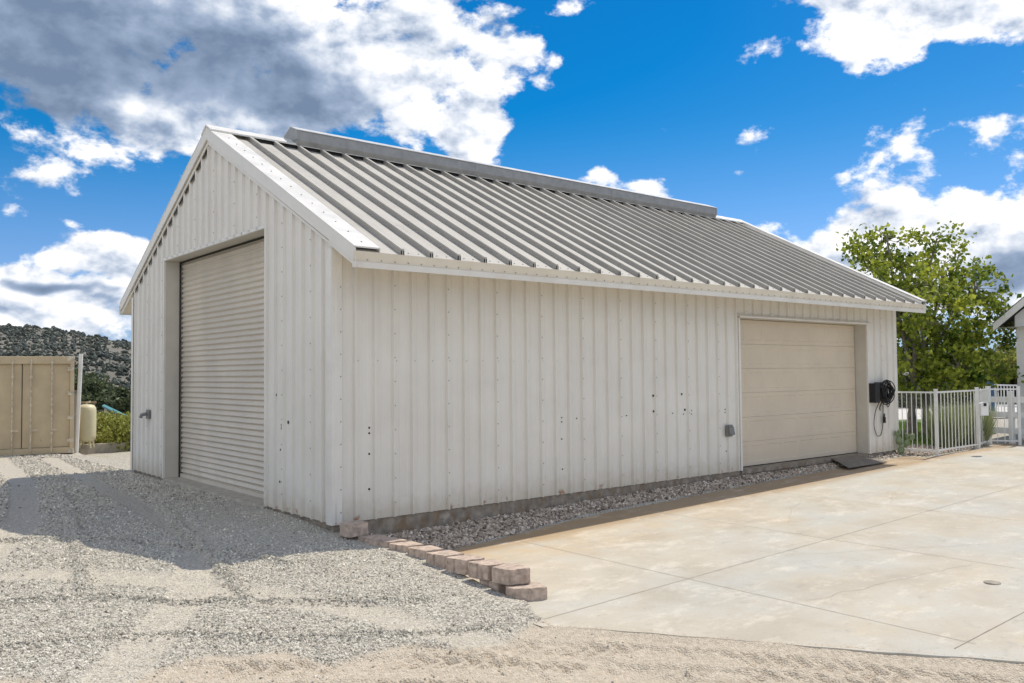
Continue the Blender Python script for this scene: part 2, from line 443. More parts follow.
RUTS = [[(-5.2, -1.0), (-4.0, -1.24), (-3.3, -1.41), (-2.6, -2.0), (-2.0, -2.2), (-1.0, -2.75), (-.5, -2.9)],
        [(-.9, 15.), (-1.33, 10.75), (-2.0, 5.93), (-2.7, 1.85), (-3.3, -1.26)],
        [(-.3, 13.), (-.76, 8.5), (-1.09, 3.64), (-1.89, -.86), (-2.05, -2.2)],
        [(-6., -2.2), (-4.3, -2.35), (-2.9, -2.7), (-2.2, -3.3), (-1.2, -3.7), (-.3, -3.9)],
        [(-6, 3.5), (-3.6, 2.2), (-2.4, 1.2), (-1.2, -1.3)]]
TRACKS = [([(-7., 1.), (-3.55, -.2), (-2.3, -1.5), (-1.2, -3.0), (-.2, -5.6), (.6, -9)], .23), ([(-1.6, 15), (-2.2, 8.), (-3.1, 3.), (-4.4, -.6), (-5.5, -3)], .22),
          ([(-.6, 14), (-1.2, 6), (-1.55, .6), (-2.4, -1.7), (-3.6, -3.4)], .2)]
DTR = [([(-4.6, -3.9), (-2.4, -4.5), (-1.1, -5.6), (.2, -7.4), (.9, -9)], .17), ([(-3.4, -3.4), (-1.6, -4.3), (-.4, -5.2), (.9, -6.8), (1.7, -8.6)], .17),
       ([(-1.4, -3.6), (-.9, -4.7), (-1.4, -6.3)], .16), ([(-5.5, -3.0), (-3.4, -3.9), (-1.9, -4.9), (-.9, -6.4)], .16), ([(-.6, -4.3), (.1, -5.0), (.9, -6.2), (2., -8.)], .15)]
def dirtmask(x, y):
    """1 where the fine tan dirt of the foreground shows"""
    bx = np.array([-8, -4.28, -3.77, -2.77, -2.3, -2.1, -1.6, -1.2, -.88, -.35, .05, 3]); by = np.array([-3.0, -3.0, -3.45, -3.3, -3.4, -4.05, -3.98, -3.98, -4.2, -4.1, -3.98, -4.0])
    e = np.interp(x, bx, by)+(fbm(x, y, .5, 4, 3)-.47)*.5
    return sstep(e-y, -.05, .12)
def hsoil(x, y):
    """coverage of fine dust over the gravel pad: wheel tracks mostly"""
    m = np.zeros(x.shape)
    for t, w in TRACKS:
        d, _, _ = seg_d(x, y, t); m = np.maximum(m, 1-sstep(d, w*.8, w*1.35))
    m = np.maximum(m*(.75+.5*fbm(x, y, .5, 3, 23)), sstep(fbm(x, y, 2.6, 4, 21), .42, .62)*.5*(1-.6*sstep(y, 4, 9)))
    return m
def Gz(x, y):
    x = np.asarray(x, float); y = np.asarray(y, float)
    fall = sstep(-y, .2, 4.3)
    left = -.05-.075*sstep(-y, -1.4, .5)*sstep(x, -1.6, -.1)-.05*np.exp(-((x-.12)/.35)**2-((y+.75)/.5)**2)-.31*fall*(1-.35*sstep(-x, .5, 4.5))
    left = left-.03*sstep(y, 8, 16)
    near = (np.abs(x) < 14) & (y < 20)
    left = left+(fbm(x, y, 1.8, 3, 5)-.45)*.07*np.where(y < 17, 1, 0)
    for t in RUTS:
        d, p, s = seg_d(x, y, t); left = left+.020*(y < 4)*np.exp(-(d/.05)**2)*(0.4+1.2*vnoise(p, p*0, .35, 4))-.012*np.exp(-((d-.14)/.07)**2)
    for t, w in TRACKS:
        d, p, s = seg_d(x, y, t); left = left-.020*(y < 6)*(1-sstep(d, w*.7, w*1.2))+.007*(y < 3)*np.sin(p/.040)*(1-sstep(d, w*.7, w))
    dm = dirtmask(x, y)
    dz = 0
    for t, w in DTR:
        d, p, s = seg_d(x, y, t)
        inn = 1-sstep(d, w*.85, w*1.15)
        dz = dz-.016*inn+.012*np.exp(-((d-w*1.25)/.05)**2)+inn*.030*sstep(fbm(x, y, .45, 3, 71), .33, .58)*np.clip(np.sin((p+np.abs(s)*.9)/.030)*1.6, -1, 1)
    dz = dz+(fbm(x, y, .16, 4, 31)-.47)*.030+(fbm(x, y, .05, 2, 35)-.4)*.012
    left = left+dm*dz+(1-dm)*(fbm(x, y, .09, 2, 33)-.4)*.012
    left = left-.02*dm
    # stone strip between wall and slab
    se = strip_edge(x); sz = slabz(x)
    k = np.clip((y-se)/(np.maximum(.05, -se)), 0, 1)
    strip = sz+.015+.13*k*(1-.55*sstep(x, 7, 12))+(fbm(x, y, .3, 2, 8)-.4)*.04
    strip = np.where(x > 12, np.maximum(strip, sz+.03), strip)
    z = np.where(x > .36, np.where(y > se, strip, sz-.10), left)
    ls = left_of_slab(x, y)
    ls = ls+.05+.10*(fbm(x, y, .35, 3, 66)-.4)
    z = np.where((y < -3.4) & (ls > 0), left, z)
    z = np.where((y < -3.4) & (ls <= 0), sz-.05, z)
    # hug the slab's edge so the dirt laps its rim
    edge = (y < -3.8) & (ls > 0)
    w = np.exp(-np.clip(ls, 0, 9)/.25)
    z = np.where(edge, z*(1-w)+(sz+.006)*w+.0, z)
    inside = (x > .05) & (y > .05) & (x < BL-.05) & (y < BW-.05)
    z = np.where(inside, -.25, z)
    right = (x > BL-.3) & (y > -.8)
    z = np.where(right, -.10+.02*fbm(x, y, 1.5, 3, 9)+.0*x, z)
    z = np.where((x > 21) & (y < 0), -.1, z)
    # beyond the pad the land drops into a valley on the left
    az_ = np.arctan2(x+5.4, y+10.3)
    v = sstep(y, 17.3, 24.)*(1-sstep(az_, .55, .75))*(1-sstep(-x, 20., 40.)*0)
    z = z-2.6*v-1.6*sstep(y, 24, 60)*v
    return z
def axis(fine0, fine1, step, far, growth=1.13):
    a = list(np.arange(fine0, fine1, step)); s = step
    while a[-1] < far: s *= growth; a.append(a[-1]+s)
    b = [fine0]; s = step
    while b[-1] > -far: s *= growth; b.append(b[-1]-s)
    return np.array(b[:0:-1]+a)
gx = axis(-5.6, 3.4, .025, 160); gy1 = axis(-8.4, -3.2, .022, 160, 1.05)
gy1 = np.concatenate([gy1[gy1 < -3.2], np.arange(-3.2, 2.0, .035), np.arange(2.0, 17.4, .09)]); s_ = .09; ex = [17.4]
while ex[-1] < 160: s_ *= 1.13; ex.append(ex[-1]+s_)
gy = np.concatenate([gy1, ex]); gy = gy[gy > -160]
GX, GY = np.meshgrid(gx, gy, indexing='ij')
GZ = Gz(GX, GY)
GV = np.stack([GX, GY, GZ], -1).reshape(-1, 3)
ni, nj = GX.shape
I, J = np.meshgrid(np.arange(ni-1), np.arange(nj-1), indexing='ij'); q = (I*nj+J).ravel()
GF = np.stack([q, q+nj, q+nj+1, q+1], -1)
m_ground = bpy.data.materials.new('ground_mix'); m_ground.use_nodes = True
t = m_ground.node_tree; ns = t.nodes; geo = ns.new('ShaderNodeNewGeometry'); P_ = geo.outputs['Position']
def rampn(fac, stops):
    r = ns.new('ShaderNodeValToRGB'); t.links.new(fac, r.inputs[0]); cr = r.color_ramp
    cr.elements[0].position = stops[0][0]; cr.elements[0].color = (*stops[0][1], 1)
    cr.elements[1].position = stops[-1][0]; cr.elements[1].color = (*stops[-1][1], 1)
    for a, b in stops[1:-1]:
        e = cr.elements.new(a); e.color = (*b, 1)
    return r.outputs[0]
vo = ns.new('ShaderNodeTexVoronoi'); vo.inputs['Scale'].default_value = 62; t.links.new(P_, vo.inputs['Vector'])
sepc = ns.new('ShaderNodeSeparateColor'); t.links.new(vo.outputs['Color'], sepc.inputs[0])
grav = rampn(sepc.outputs[0], [(0, (.18, .165, .14)), (.3, (.38, .355, .30)), (.7, (.55, .515, .44)), (1, (.74, .70, .62))])
dn = nnoise(t, P_, 22, .25, .75, 8, .7)
dirt = nmix(t, dn, (.42, .355, .275), (.66, .58, .47))
dust = nmix(t, nnoise(t, P_, 40, .3, .7, 6, .7), (.45, .405, .33), (.66, .605, .51))
dust = nmix(t, nmath(t, 'MULTIPLY', nrange(t, sepc.outputs[1], .45, .7), .75), dust, grav)
va = ns.new('ShaderNodeAttribute'); va.attribute_name = 'tone'
vb = ns.new('ShaderNodeAttribute'); vb.attribute_name = 'dust'
vc = ns.new('ShaderNodeAttribute'); vc.attribute_name = 'wild'
brk = nnoise(t, P_, 30, .3, .7, 5, .7)
gd = nmix(t, nmath(t, 'MULTIPLY', vb.outputs['Fac'], nmath(t, 'ADD', .75, nmath(t, 'MULTIPLY', brk, .4)), True), grav, dust)
c_ = nmix(t, va.outputs['Fac'], gd, dirt)
wild = nmix(t, nnoise(t, P_, .8, .35, .65, 7, .7), (.10, .11, .05), (.30, .25, .17))
c_ = nmix(t, vc.outputs['Fac'], c_, wild)
pb = ns['Principled BSDF']; t.links.new(c_, pb.inputs['Base Color']); pb.inputs['Roughness'].default_value = .95; pb.inputs['Specular IOR Level'].default_value = .15
bn = ns.new('ShaderNodeBump'); bn.inputs['Distance'].default_value = .016; bn.inputs['Strength'].default_value = 1.0
nb = ns.new('ShaderNodeTexNoise'); nb.inputs['Scale'].default_value = 55; nb.inputs['Detail'].default_value = 6; t.links.new(P_, nb.inputs['Vector'])
hh = nmath(t, 'ADD', nmath(t, 'MULTIPLY', nb.outputs[0], .8), nmath(t, 'MULTIPLY', vo.outputs['Distance'], -.8))
t.links.new(hh, bn.inputs['Height']); t.links.new(bn.outputs[0], pb.inputs['Normal'])
ground = npmesh('ground', GV, GF, m_ground, tone=dirtmask(GX, GY).ravel()*(GX.ravel() < 12), smooth=True)
def addattr(o, nm, arr):
    a = o.data.attributes.new(nm, 'FLOAT', 'POINT'); a.data.foreach_set('value', arr.astype(np.float32).ravel())
addattr(ground, 'dust', np.where((GX > .3) & (GY > -3.4), .25, hsoil(GX, GY)))
addattr(ground, 'wild', sstep(GY, 17.0, 18.2)*(GX < 40))
tag(ground, kind='structure')

# hills: a band of terrain in the distance
def crest(a):
    d = np.degrees(a)
    e = np.interp(d, [-60, -20, 4, 8.6, 10.6, 12, 13.3, 14.6, 15.7, 20, 30, 50, 64, 67, 69, 71, 74, 90, 130], [.03, .045, .052, .050, .0500, .047, .0425, .0375, .0350, .042, .04, .012, .004, .008, .013, .007, .004, .006, .01])
    return e+.0012*np.sin(d*5.1)+.0007*np.sin(d*13.3+1)
def Hz(a, r):
    e0 = np.where(a > .8, -.0062, -.075); s = np.clip((r-60)/390, 0, 1)
    s = s**.75
    e = e0+(crest(a)-e0)*s-.05*sstep(r, 460, 900)
    x = CAM[0]+r*np.sin(a); y = CAM[1]+r*np.cos(a)
    return 1.98+r*e+(fbm(x, y, 60, 4, 41)-.47)*14*sstep(r, 90, 260)*(1-sstep(r, 330, 450)*.9)*(a < .8)
aa = np.radians(np.linspace(-60, 130, 500)); rr = 58*np.exp(np.linspace(0, math.log(900/58), 130))
A, Rr = np.meshgrid(aa, rr, indexing='ij')
HV = np.stack([CAM[0]+Rr*np.sin(A), CAM[1]+Rr*np.cos(A), Hz(A, Rr)], -1).reshape(-1, 3)
ni, nj = A.shape; I, J = np.meshgrid(np.arange(ni-1), np.arange(nj-1), indexing='ij'); q = (I*nj+J).ravel()
m_hill = mat('shaded_hill_soil', (.20, .185, .155), .95, .2, .05, .3, .5, col2=(.12, .115, .10))  # cloud shadow on the hill is mixed into this dark soil colour
hills = npmesh('hills', HV, np.stack([q, q+1, q+nj+1, q+nj], -1), m_hill, smooth=True); tag(hills, kind='structure')

# ------------------------------------------------------------------ scatter helpers
ph = (1+5**.5)/2
ICO = np.array([(-1, ph, 0), (1, ph, 0), (-1, -ph, 0), (1, -ph, 0), (0, -1, ph), (0, 1, ph), (0, -1, -ph), (0, 1, -ph), (ph, 0, -1), (ph, 0, 1), (-ph, 0, -1), (-ph, 0, 1)])/1.902
ICF = np.array([(0, 11, 5), (0, 5, 1), (0, 1, 7), (0, 7, 10), (0, 10, 11), (1, 5, 9), (5, 11, 4), (11, 10, 2), (10, 7, 6), (7, 1, 8), (3, 9, 4), (3, 4, 2), (3, 2, 6), (3, 6, 8), (3, 8, 9), (4, 9, 5), (2, 4, 11), (6, 2, 10), (8, 6, 7), (9, 8, 1)])
OCT = np.array([(1, 0, 0), (0, 1, 0), (-1, 0, 0), (0, -1, 0), (0, 0, 1), (0, 0, -1.)]); OCF = np.array([(0, 1, 4), (1, 2, 4), (2, 3, 4), (3, 0, 4), (1, 0, 5), (2, 1, 5), (3, 2, 5), (0, 3, 5)])
def rotm(n):
    q = rng.normal(size=(n, 4)); q /= np.linalg.norm(q, axis=1)[:, None]; w, x, y, z = q.T
    return np.stack([1-2*(y*y+z*z), 2*(x*y-w*z), 2*(x*z+w*y), 2*(x*y+w*z), 1-2*(x*x+z*z), 2*(y*z-w*x), 2*(x*z-w*y), 2*(y*z+w*x), 1-2*(x*x+y*y)], -1).reshape(n, 3, 3)
def scatter(name, C, size, m, base=ICO, faces=ICF, jit=.3, flat=(1, 1, 1), tone=None, parent=None, rot=True):
    n = len(C); V = base[None]*(1+jit*(rng.random((n, len(base), 1))*2-1))*(np.array(flat)*(1+.35*(rng.random((n, 3))*2-1)))[:, None, :]
    if rot: V = np.einsum('nij,nkj->nki', rotm(n), V)
    V = V*np.asarray(size).reshape(-1, 1, 1)+C[:, None, :]
    F = faces[None]+(np.arange(n)*len(base))[:, None, None]
    tn = rng.random(n) if tone is None else tone
    return npmesh(name, V.reshape(-1, 3), F.reshape(-1, 3), m, parent, np.repeat(tn, len(base)))
def leaves(C, size, droop=.2):
    """folded leaf of two triangles pairs at each centre"""
    n = len(C); L = np.array([(0, 0, 0), (.5, .42, .12), (1, 0, -.05), (.5, -.42, .12)])
    V = np.einsum('nij,nkj->nki', rotm(n), np.repeat(L[None], n, 0)-np.array([.5, 0, 0]))*np.asarray(size).reshape(-1, 1, 1)+C[:, None, :]
    b = (np.arange(n)*4)[:, None]
    F = np.concatenate([b+np.array([[0, 1, 2]]), b+np.array([[0, 2, 3]])], 1).reshape(-1, 3)
    return V.reshape(-1, 3), F

# gravel stones on the pad, real stones thinning out where dust covers them
def gravel():
    n = 300000
    # more stones nearer the camera
    r = 2.5+17*rng.random(n)**1.15; a = np.radians(rng.uniform(-4, 66, n))
    x = CAM[0]+r*np.sin(a); y = CAM[1]+r*np.cos(a)
    keep = (x < .42) & ~((x > -.03) & (y > -.02)) & (y < 16.2) & (left_of_slab(x, y) > .0) & ~((x > .1) & (y > -3.5))
    d = dirtmask(x, y); s = hsoil(x, y)
    cl = fbm(x, y, .8, 4, 55)
    w = (1-.96*d)*(1-.985*np.clip(s*1.25, 0, 1))*(.35+.65*sstep(cl, .25, .6))
    for tr_ in RUTS:
        dd, _, _ = seg_d(x, y, tr_); w = np.where((dd < .06) & (d < .5), 1, w)
    keep &= rng.random(n) < w
    x, y, r = x[keep], y[keep], r[keep]
    sz = (.0055+.0085*rng.random(len(x))**2)*(1+.045*np.clip(r-6, 0, 12))
    z = Gz(x, y)+sz*.3
    tn = np.clip(rng.normal(.55, .25, len(x)), 0, 1)
    # coarser, darker stones ploughed up along the wheel ruts
    ex = []
    for tr_ in RUTS:
        P0 = np.array(tr_); L0 = np.linalg.norm(np.diff(P0, axis=0), axis=1); cum = np.concatenate([[0], np.cumsum(L0)]); m_ = int(260*cum[-1]); u_ = rng.random(m_)*cum[-1]
        xx = np.interp(u_, cum, P0[:, 0]); yy_ = np.interp(u_, cum, P0[:, 1]); w_ = .02+.045*vnoise(u_, u_*0, .5, 8)
        ex.append(np.stack([xx+rng.normal(size=m_)*w_, yy_+rng.normal(size=m_)*w_], -1))
    ex = np.concatenate(ex); ex = ex[(ex[:, 0] < .3) & ~((ex[:, 0] > -.1) & (ex[:, 1] > 0))]
    fx = rng.uniform(-7, 3, 60000); fy = rng.uniform(4, 16.6, 60000); kk = (fx < -.05) & (rng.random(60000) > hsoil(fx, fy)*1.1); fx, fy = fx[kk], fy[kk]
    sz = np.concatenate([sz, .008+.010*rng.random(len(ex)), .014+.012*rng.random(len(fx))])
    x = np.concatenate([x, ex[:, 0], fx]); y = np.concatenate([y, ex[:, 1], fy]); z = Gz(x, y)+sz*.3
    tn = np.concatenate([tn, np.clip(rng.normal(.38, .2, len(ex)), 0, 1), np.clip(rng.normal(.5, .25, len(fx)), 0, 1)])
    o = scatter('gravel', np.stack([x, y, z], -1), sz, m_stone, OCT, OCF, .3, (1.2, 1, .75), tn); tag(o, kind='stuff')
    # the stones of the strip along the wall
    n = 26000; x = rng.uniform(.25, 15.6, n)**1.0; x = .25+(x-.25)*rng.random(n)**.35; y = rng.uniform(-1.05, -.0, n)
    k = (y > strip_edge(x)+.02+.10*(fbm(x, y, .4, 3, 61)-.3)); x, y = x[k], y[k]
    x2 = rng.uniform(15.3, 17.9, 5000); y2 = rng.uniform(-.75, 1.4, 5000); k = (x2 > 15.4) | (y2 < 0); x = np.concatenate([x, x2[k]]); y = np.concatenate([y, y2[k]])
    sz = .014+.016*rng.random(len(x))
    o = scatter('strip_gravel', np.stack([x, y, Gz(x, y)+sz*.4], -1), sz, m_river, ICO, ICF, .2, (1.2, 1, .7), np.clip(rng.normal(.5, .27, len(x)), 0, 1)); tag(o, kind='stuff')
gravel()

# ------------------------------------------------------------------ concrete slab with sawn joints
def slab():
    xs0 = lambda y: float(.60 if y > -3.4 else .60-1.1*min(1, (-3.4-y)/.55)*.5 if y > -3.95 else np.interp(-y, [3.95, 4.2, 4.95, 6.03, 7.57, 14.4], [.03, .05, .58, 1.21, 2.2, 6.6]))
    ys = list(np.arange(-14.3, -.2, .05)); mb = MB(); xs = np.concatenate([np.arange(0, 10, .1), np.arange(10, 26.1, .4)])
    X = []; nx = 60
    P = []
    def ytop(x): return float(strip_edge(np.array(x))) if x < 15.5 else (-.85 if x < 18.3 else -.5)
    # sheet by columns in x: each column from the front edge up to the strip
    cols = np.concatenate([np.arange(.0, 3, .06), np.arange(3, 30, .3)])
    def yfront(x):
        if x < .05: return -4.16
        return float(np.interp(x, [.05, .58, 1.21, 2.2, 6.6, 16], [-4.2, -4.95, -6.03, -7.57, -14.4, -29]))
    def yback(x):
        if x < .62: return -1.6
        return ytop(x)
    for x in cols:
        w = .012*math.sin(x*23)+.02*math.sin(x*7.)
        yf, yb = yfront(x)+w, yback(x)
        for k in range(25): P.append((x, yf+(yb-yf)*k/24, float(slabz(x))))
        P.append((x, yf, float(slabz(x))-.2))
    n = 26; F = []
    for i in range(len(cols)-1):
        for k in range(24): F.append((i*n+k, (i+1)*n+k, (i+1)*n+k+1, i*n+k+1))
        F.append((i*n+25, (i+1)*n+25, (i+1)*n, i*n))
    o = MB().poly(P, F, False).build('concrete_slab', m_slab); tag(o, kind='structure')
    j = MB()
    def line(p, q, w=.007, wob=.0):
        n_ = 60; p, q = Vector(p), Vector(q); d = (q-p).normalized(); s = Vector((-d.y, d.x))*w/2; pts = []; 
        for k in range(n_+1):
            c = p.lerp(q, k/n_); c = c+Vector((-d.y, d.x))*wob*(vnoise(np.array([k*.17]), np.array([p.x*3+1.]), 1., 77)[0]-.5)
            for sgn in (1, -1):
                v = c+s*sgn; pts.append((v.x, v.y, float(slabz(v.x))+.004))
        j.poly(pts, [(2*k, 2*k+1, 2*k+3, 2*k+2) for k in range(n_)])
    line((.08, -4.0), (20, -4.0)); line((2.1, -7.03), (20, -7.03)); line((2.35, -7.1), (2.35, -.95)); line((5.35, -12), (5.35, -.5)); line((8.35, -16), (8.35, -.36)); line((11.35, -16), (11.35, -.36)); line((14.35, -16), (14.35, -.36)); line((17.35, -16), (17.35, -.9))
    line((3.3, -2.2), (5.3, -2.7), .004, .12); line((4.1, -4.1), (6.5, -5.6), .004, .12); line((6., -2.9), (8.2, -1.8), .004, .12); line((2.5, -5.4), (5.2, -5.9), .004, .1); line((8.6, -3.2), (11, -2.3), .004, .12)
    o = j.build('slab_joints', m_joint); tag(o, kind='structure')
slab()
o = MB().lathe([(0, .012), (.075, .012), (.083, .008), (.085, 0)], 4.50, -6.40, 24).build('drain_cover', m_joint)
o.data.transform(Matrix.Translation((0, 0, float(slabz(4.5))+.001))); tag(o, 'small round drain cover set in the pale concrete', 'drain cover')

# ------------------------------------------------------------------ the metal garage
garage = empty('metal_garage', (0, 0, 0))
tag(garage, 'large off white ribbed metal garage with a grey standing seam roof and two big doors', 'building')
SL = .5180; EZ = 3.550; EY = .73; RY = 4.483; RZ = EZ+SL*(RY+EY)
def roofz(y): return EZ+SL*(min(y, 2*RY-y)+EY)
def panel(mb, o, u, nrm, u0, u1, z0, ztop, phase=.33):
    P = [u0]; offs = {}
    k = math.floor((u0-phase)/.305)-1
    pts = []
    while phase+k*.305 < u1+.1:
        c = phase+k*.305
        pts += [(c-.030, 0), (c-.015, .042), (c+.015, .042), (c+.030, 0)]
        for m_ in (c+.1017, c+.2033): pts += [(m_-.018, 0), (m_-.008, .005), (m_+.008, .005), (m_+.018, 0)]
        k += 1
    pts.sort()
    def off(x):
        for (a, b), (c, d) in zip(pts[:-1], pts[1:]):
            if a <= x <= c: return b+(d-b)*(x-a)/max(1e-6, c-a)
        return 0
    us = [u0]+[p[0] for p in pts if u0+.002 < p[0] < u1-.002]+[u1]
    if ztop.__name__ == 'gtop' and u0 < RY < u1: us = sorted(us+[RY])
    P = []
    for x in us:
        h = off(x)
        for z in (z0(x) if callable(z0) else z0, ztop(x)):
            P.append((o[0]+u[0]*x+nrm[0]*h, o[1]+u[1]*x+nrm[1]*h, z))
    mb.poly(P, [(2*i, 2*i+2, 2*i+3, 2*i+1) for i in range(len(us)-1)])
WT = 3.72
def gtop(y): return roofz(y)-.06
def flat(v):
    def f(x): return v
    return f
RD0, RD1, RDZ = 2.12, 6.86, 4.23       # roll-up opening
GD0, GD1, GDZ = 8.98, 13.98, 3.05      # sectional opening
w = MB()
panel(w, (0, 0), (0, 1), (-1, 0), 0, RD0, 0.0, gtop, .26)
panel(w, (0, 0), (0, 1), (-1, 0), RD1, BW, 0.0, gtop, .26)
panel(w, (0, 0), (0, 1), (-1, 0), RD0, RD1, RDZ, gtop, .26)
w.build('gable_wall', m_siding, garage)
w = MB()
jag = lambda x: .004
panel(w, (0, 0), (1, 0), (0, -1), 0, GD0, 0.0, flat(WT), .33)
panel(w, (0, 0), (1, 0), (0, -1), GD1, BL, 0.0, flat(WT), .33)
panel(w, (0, 0), (1, 0), (0, -1), GD0, GD1, GDZ, flat(WT), .33)
w.build('side_wall', m_siding, garage)
w = MB(); panel(w, (0, BW), (1, 0), (0, 1), 0, BL, 0, flat(WT+.1), .33); w.build('side_wall', m_siding, garage)
w = MB(); panel(w, (BL, 0), (0, 1), (1, 0), 0, BW, 0, gtop, .26); w.build('gable_wall', m_siding, garage)
# foundation
f = MB()
x0, x1, y0, y1 = .018, BL-.018, .018, BW-.018
f.box(x0, x1, y0, y0+.25, -.75, -.004); f.box(x0, x1, y1-.25, y1, -.75, -.004)
f.box(x0, x0+.25, y0+.25, y1-.25, -.75, -.004); f.box(x1-.25, x1, y0+.25, y1-.25, -.75, -.004)
f.box(x0+.25, x1-.25, y0+.25, y1-.25, -.3, -.006)
f.build('foundation', m_found, garage)
MB().box(-.045, .3, RD0+.004, RD1-.004, -.06, .004).build('door_sill', m_sill, garage)
MB().box(GD0+.004, GD1-.004, -.02, .3, -.07, .006).build('door_sill', m_found, garage)
# corner trims
c = MB(); c.prism([(-.040, -.040), (.115, -.040), (.115, -.034), (-.034, -.034), (-.034, .115), (-.040, .115)], -.01, 3.66, 'z'); c.build('corner_trim', m_trim, garage)
c = MB(); c.prism([(BL+.040, -.040), (BL+.04, .1), (BL+.034, .1), (BL+.034, -.034), (BL-.08, -.034), (BL-.08, -.040)], -.01, 3.66, 'z'); c.build('corner_trim', m_trim, garage)
c = MB(); c.prism([(-.040, BW+.040), (-.040, BW-.08), (-.034, BW-.08), (-.034, BW+.034), (.1, BW+.034), (.1, BW+.040)], -.01, 3.66, 'z'); c.build('corner_trim', m_trim, garage)
# roof sheets: pans and standing ribs
for side in (0, 1):
    yy = lambda y: y if side == 0 else 2*RY-y
    r = MB()
    xa, xb = -.06, BL+.06
    Pn = []; xs = [xa]; k = 0; ribs = []
    while .63+.46*k < BL: ribs.append(.63+.46*k); k += 1
    prof = [(xa, 0)]
    for c0 in ribs: prof += [(c0-.008, 0), (c0-.008, .058), (c0-.026, .062), (c0-.024, .084), (c0+.024, .084), (c0+.026, .062), (c0+.008, .058), (c0+.008, 0)]  # overhanging rib caps, shaped to deepen the dark stripe below them
    prof += [(xb, 0)]
    ye0, ye1 = -EY-.012, RY-.10
    for (x, h) in prof:
        for y in (ye0, ye1): Pn.append((x, yy(y)-(0), EZ+SL*(y+EY)+h))
    for (x, h) in prof:
        for y in (ye0, ye1): Pn.append((x, yy(y), EZ+SL*(y+EY)-.018))
    n_ = len(prof); o2 = 2*n_
    fs = [(2*i, 2*i+2, 2*i+3, 2*i+1) for i in range(n_-1)]+[(o2+2*i, o2+2*i+1, o2+2*i+3, o2+2*i+2) for i in range(n_-1)]
    fs += [(2*i, o2+2*i, o2+2*i+2, 2*i+2) for i in range(n_-1)]
    if side: fs = [f_[::-1] for f_ in fs]
    r.poly(Pn, fs); r.build('roof_sheet', m_roof, garage)
# ridge cap sitting over the rib ends, with closures coloured as dark gaps
c = MB()
for s in (1, -1):
    c.poly([(x, RY-s*y, z) for x in (-.095, BL+.10) for y, z in ((0, RZ+.115), (.22, RZ+.115-.22*SL-.012), (.22, RZ+.085-.22*SL-.012), (0, RZ+.085))], [(0, 1, 5, 4), (1, 2, 6, 5), (2, 3, 7, 6), (0, 3, 2, 1), (4, 5, 6, 7)])
c.build('ridge_cap', m_trim, garage)
c = MB()
for c0a, c0b in zip(ribs[:-1], ribs[1:]):
    y = RY-.20; c.poly([(c0a+.02, y, roofz(y)+.002), (c0b-.02, y, roofz(y)+.002), (c0b-.02, y+.04, roofz(y+.04)+.075), (c0a+.02, y+.04, roofz(y+.04)+.075)], [(0, 1, 2, 3)])
c.build('rib_gap_shade', m_seal_gap, garage)  # dark sheets carry the shade of the gaps under the ridge cap
# ridge ventilator
VX0, VX1 = 1.50, 13.96
v = MB(); zb = RZ+.03
prof = [(RY-.22, zb-.06), (RY-.27, zb+.02), (RY-.27, zb+.20), (RY, zb+.31), (RY+.27, zb+.20), (RY+.27, zb+.02), (RY+.22, zb-.06)]
v.prism(prof[::-1], VX0, VX1, 'x')
vent = v.build('ridge_vent', m_galv, garage)
for a, b in ((VX0-.012, VX0+.05), (5.6, 5.68), (9.8, 9.88), (VX1-.05, VX1+.012)):
    v = MB(); v.prism([(RY-.276, zb+.03), (RY-.276, zb+.204), (RY, zb+.317), (RY+.276, zb+.204), (RY+.276, zb+.03)][::-1], a, b, 'x')
    v.build('vent_band', m_galv, vent)
v = MB()
for s in (1, -1):
    v.poly([(x, RY-s*y, z) for x in (VX0-.014, VX1+.014) for y, z in ((0, zb+.332), (.285, zb+.212), (.285, zb+.200), (0, zb+.318))], [(0, 1, 5, 4), (1, 2, 6, 5), (2, 3, 7, 6), (0, 3, 2, 1), (4, 5, 6, 7)])
v.build('vent_cap', mat('vent_cap_metal', (.60, .60, .58), .4, .06, 5, metal=.1), vent)
# rakes
def rake(xa, xb, near, nm, side, hi=.055, lo=-.150, m=m_trim):
    yy = (lambda y: y) if side == 0 else (lambda y: 2*RY-y)
    ye = -EY-.02
    A_ = [(yy(ye), EZ+SL*(ye+EY)+hi), (yy(RY), RZ+hi), (yy(RY), RZ+lo), (yy(ye+.0), EZ+SL*(ye+EY)+lo*.86)]
    if side: A_ = A_[::-1]
    return MB().prism(A_[::-1], xa, xb, 'x').build(nm, m, garage)
for side in (0, 1):
    rake(-.085, -.07, 1, 'rake_face', side)
    rake(-.09, .285, 1, 'rake_cap', side, .068, .056)
    rake(-.069, -.04, 1, 'rake_soffit', side, -.135, -.149, m_cream)
    rake(-.052, -.036, 0, 'rake_trim', side, -.165, -.235)
    rake(BL+.10, BL+.115, 0, 'rake_face', side)
    rake(BL-.13, BL+.12, 0, 'rake_cap', side, .105, .088)
    rake(BL-.13, BL-.12, 0, 'rake_flange', side, .087, .0, m_trim)
    rake(.275, .285, 0, 'rake_flange', side, .055, .0, m_trim)
# dark dashes painted as rib-gap shade under the far slope of the gable
ys_ = np.arange(RY+.12, BW-.1, .305); top = []; bot = []
for y in ys_:
    for dy_, dz_ in ((0, -.237), (.001, -.290), (.19, -.290), (.191, -.237)): top.append((-.036, y+dy_, roofz(y+dy_)-.232)); bot.append((-.036, y+dy_, roofz(y+dy_)+dz_))
n_ = len(top); MB().poly(top+bot, [(i, i+1, n_+i+1, n_+i) for i in range(n_-1)]).build('rib_gap_shade', m_seal_gap, garage)
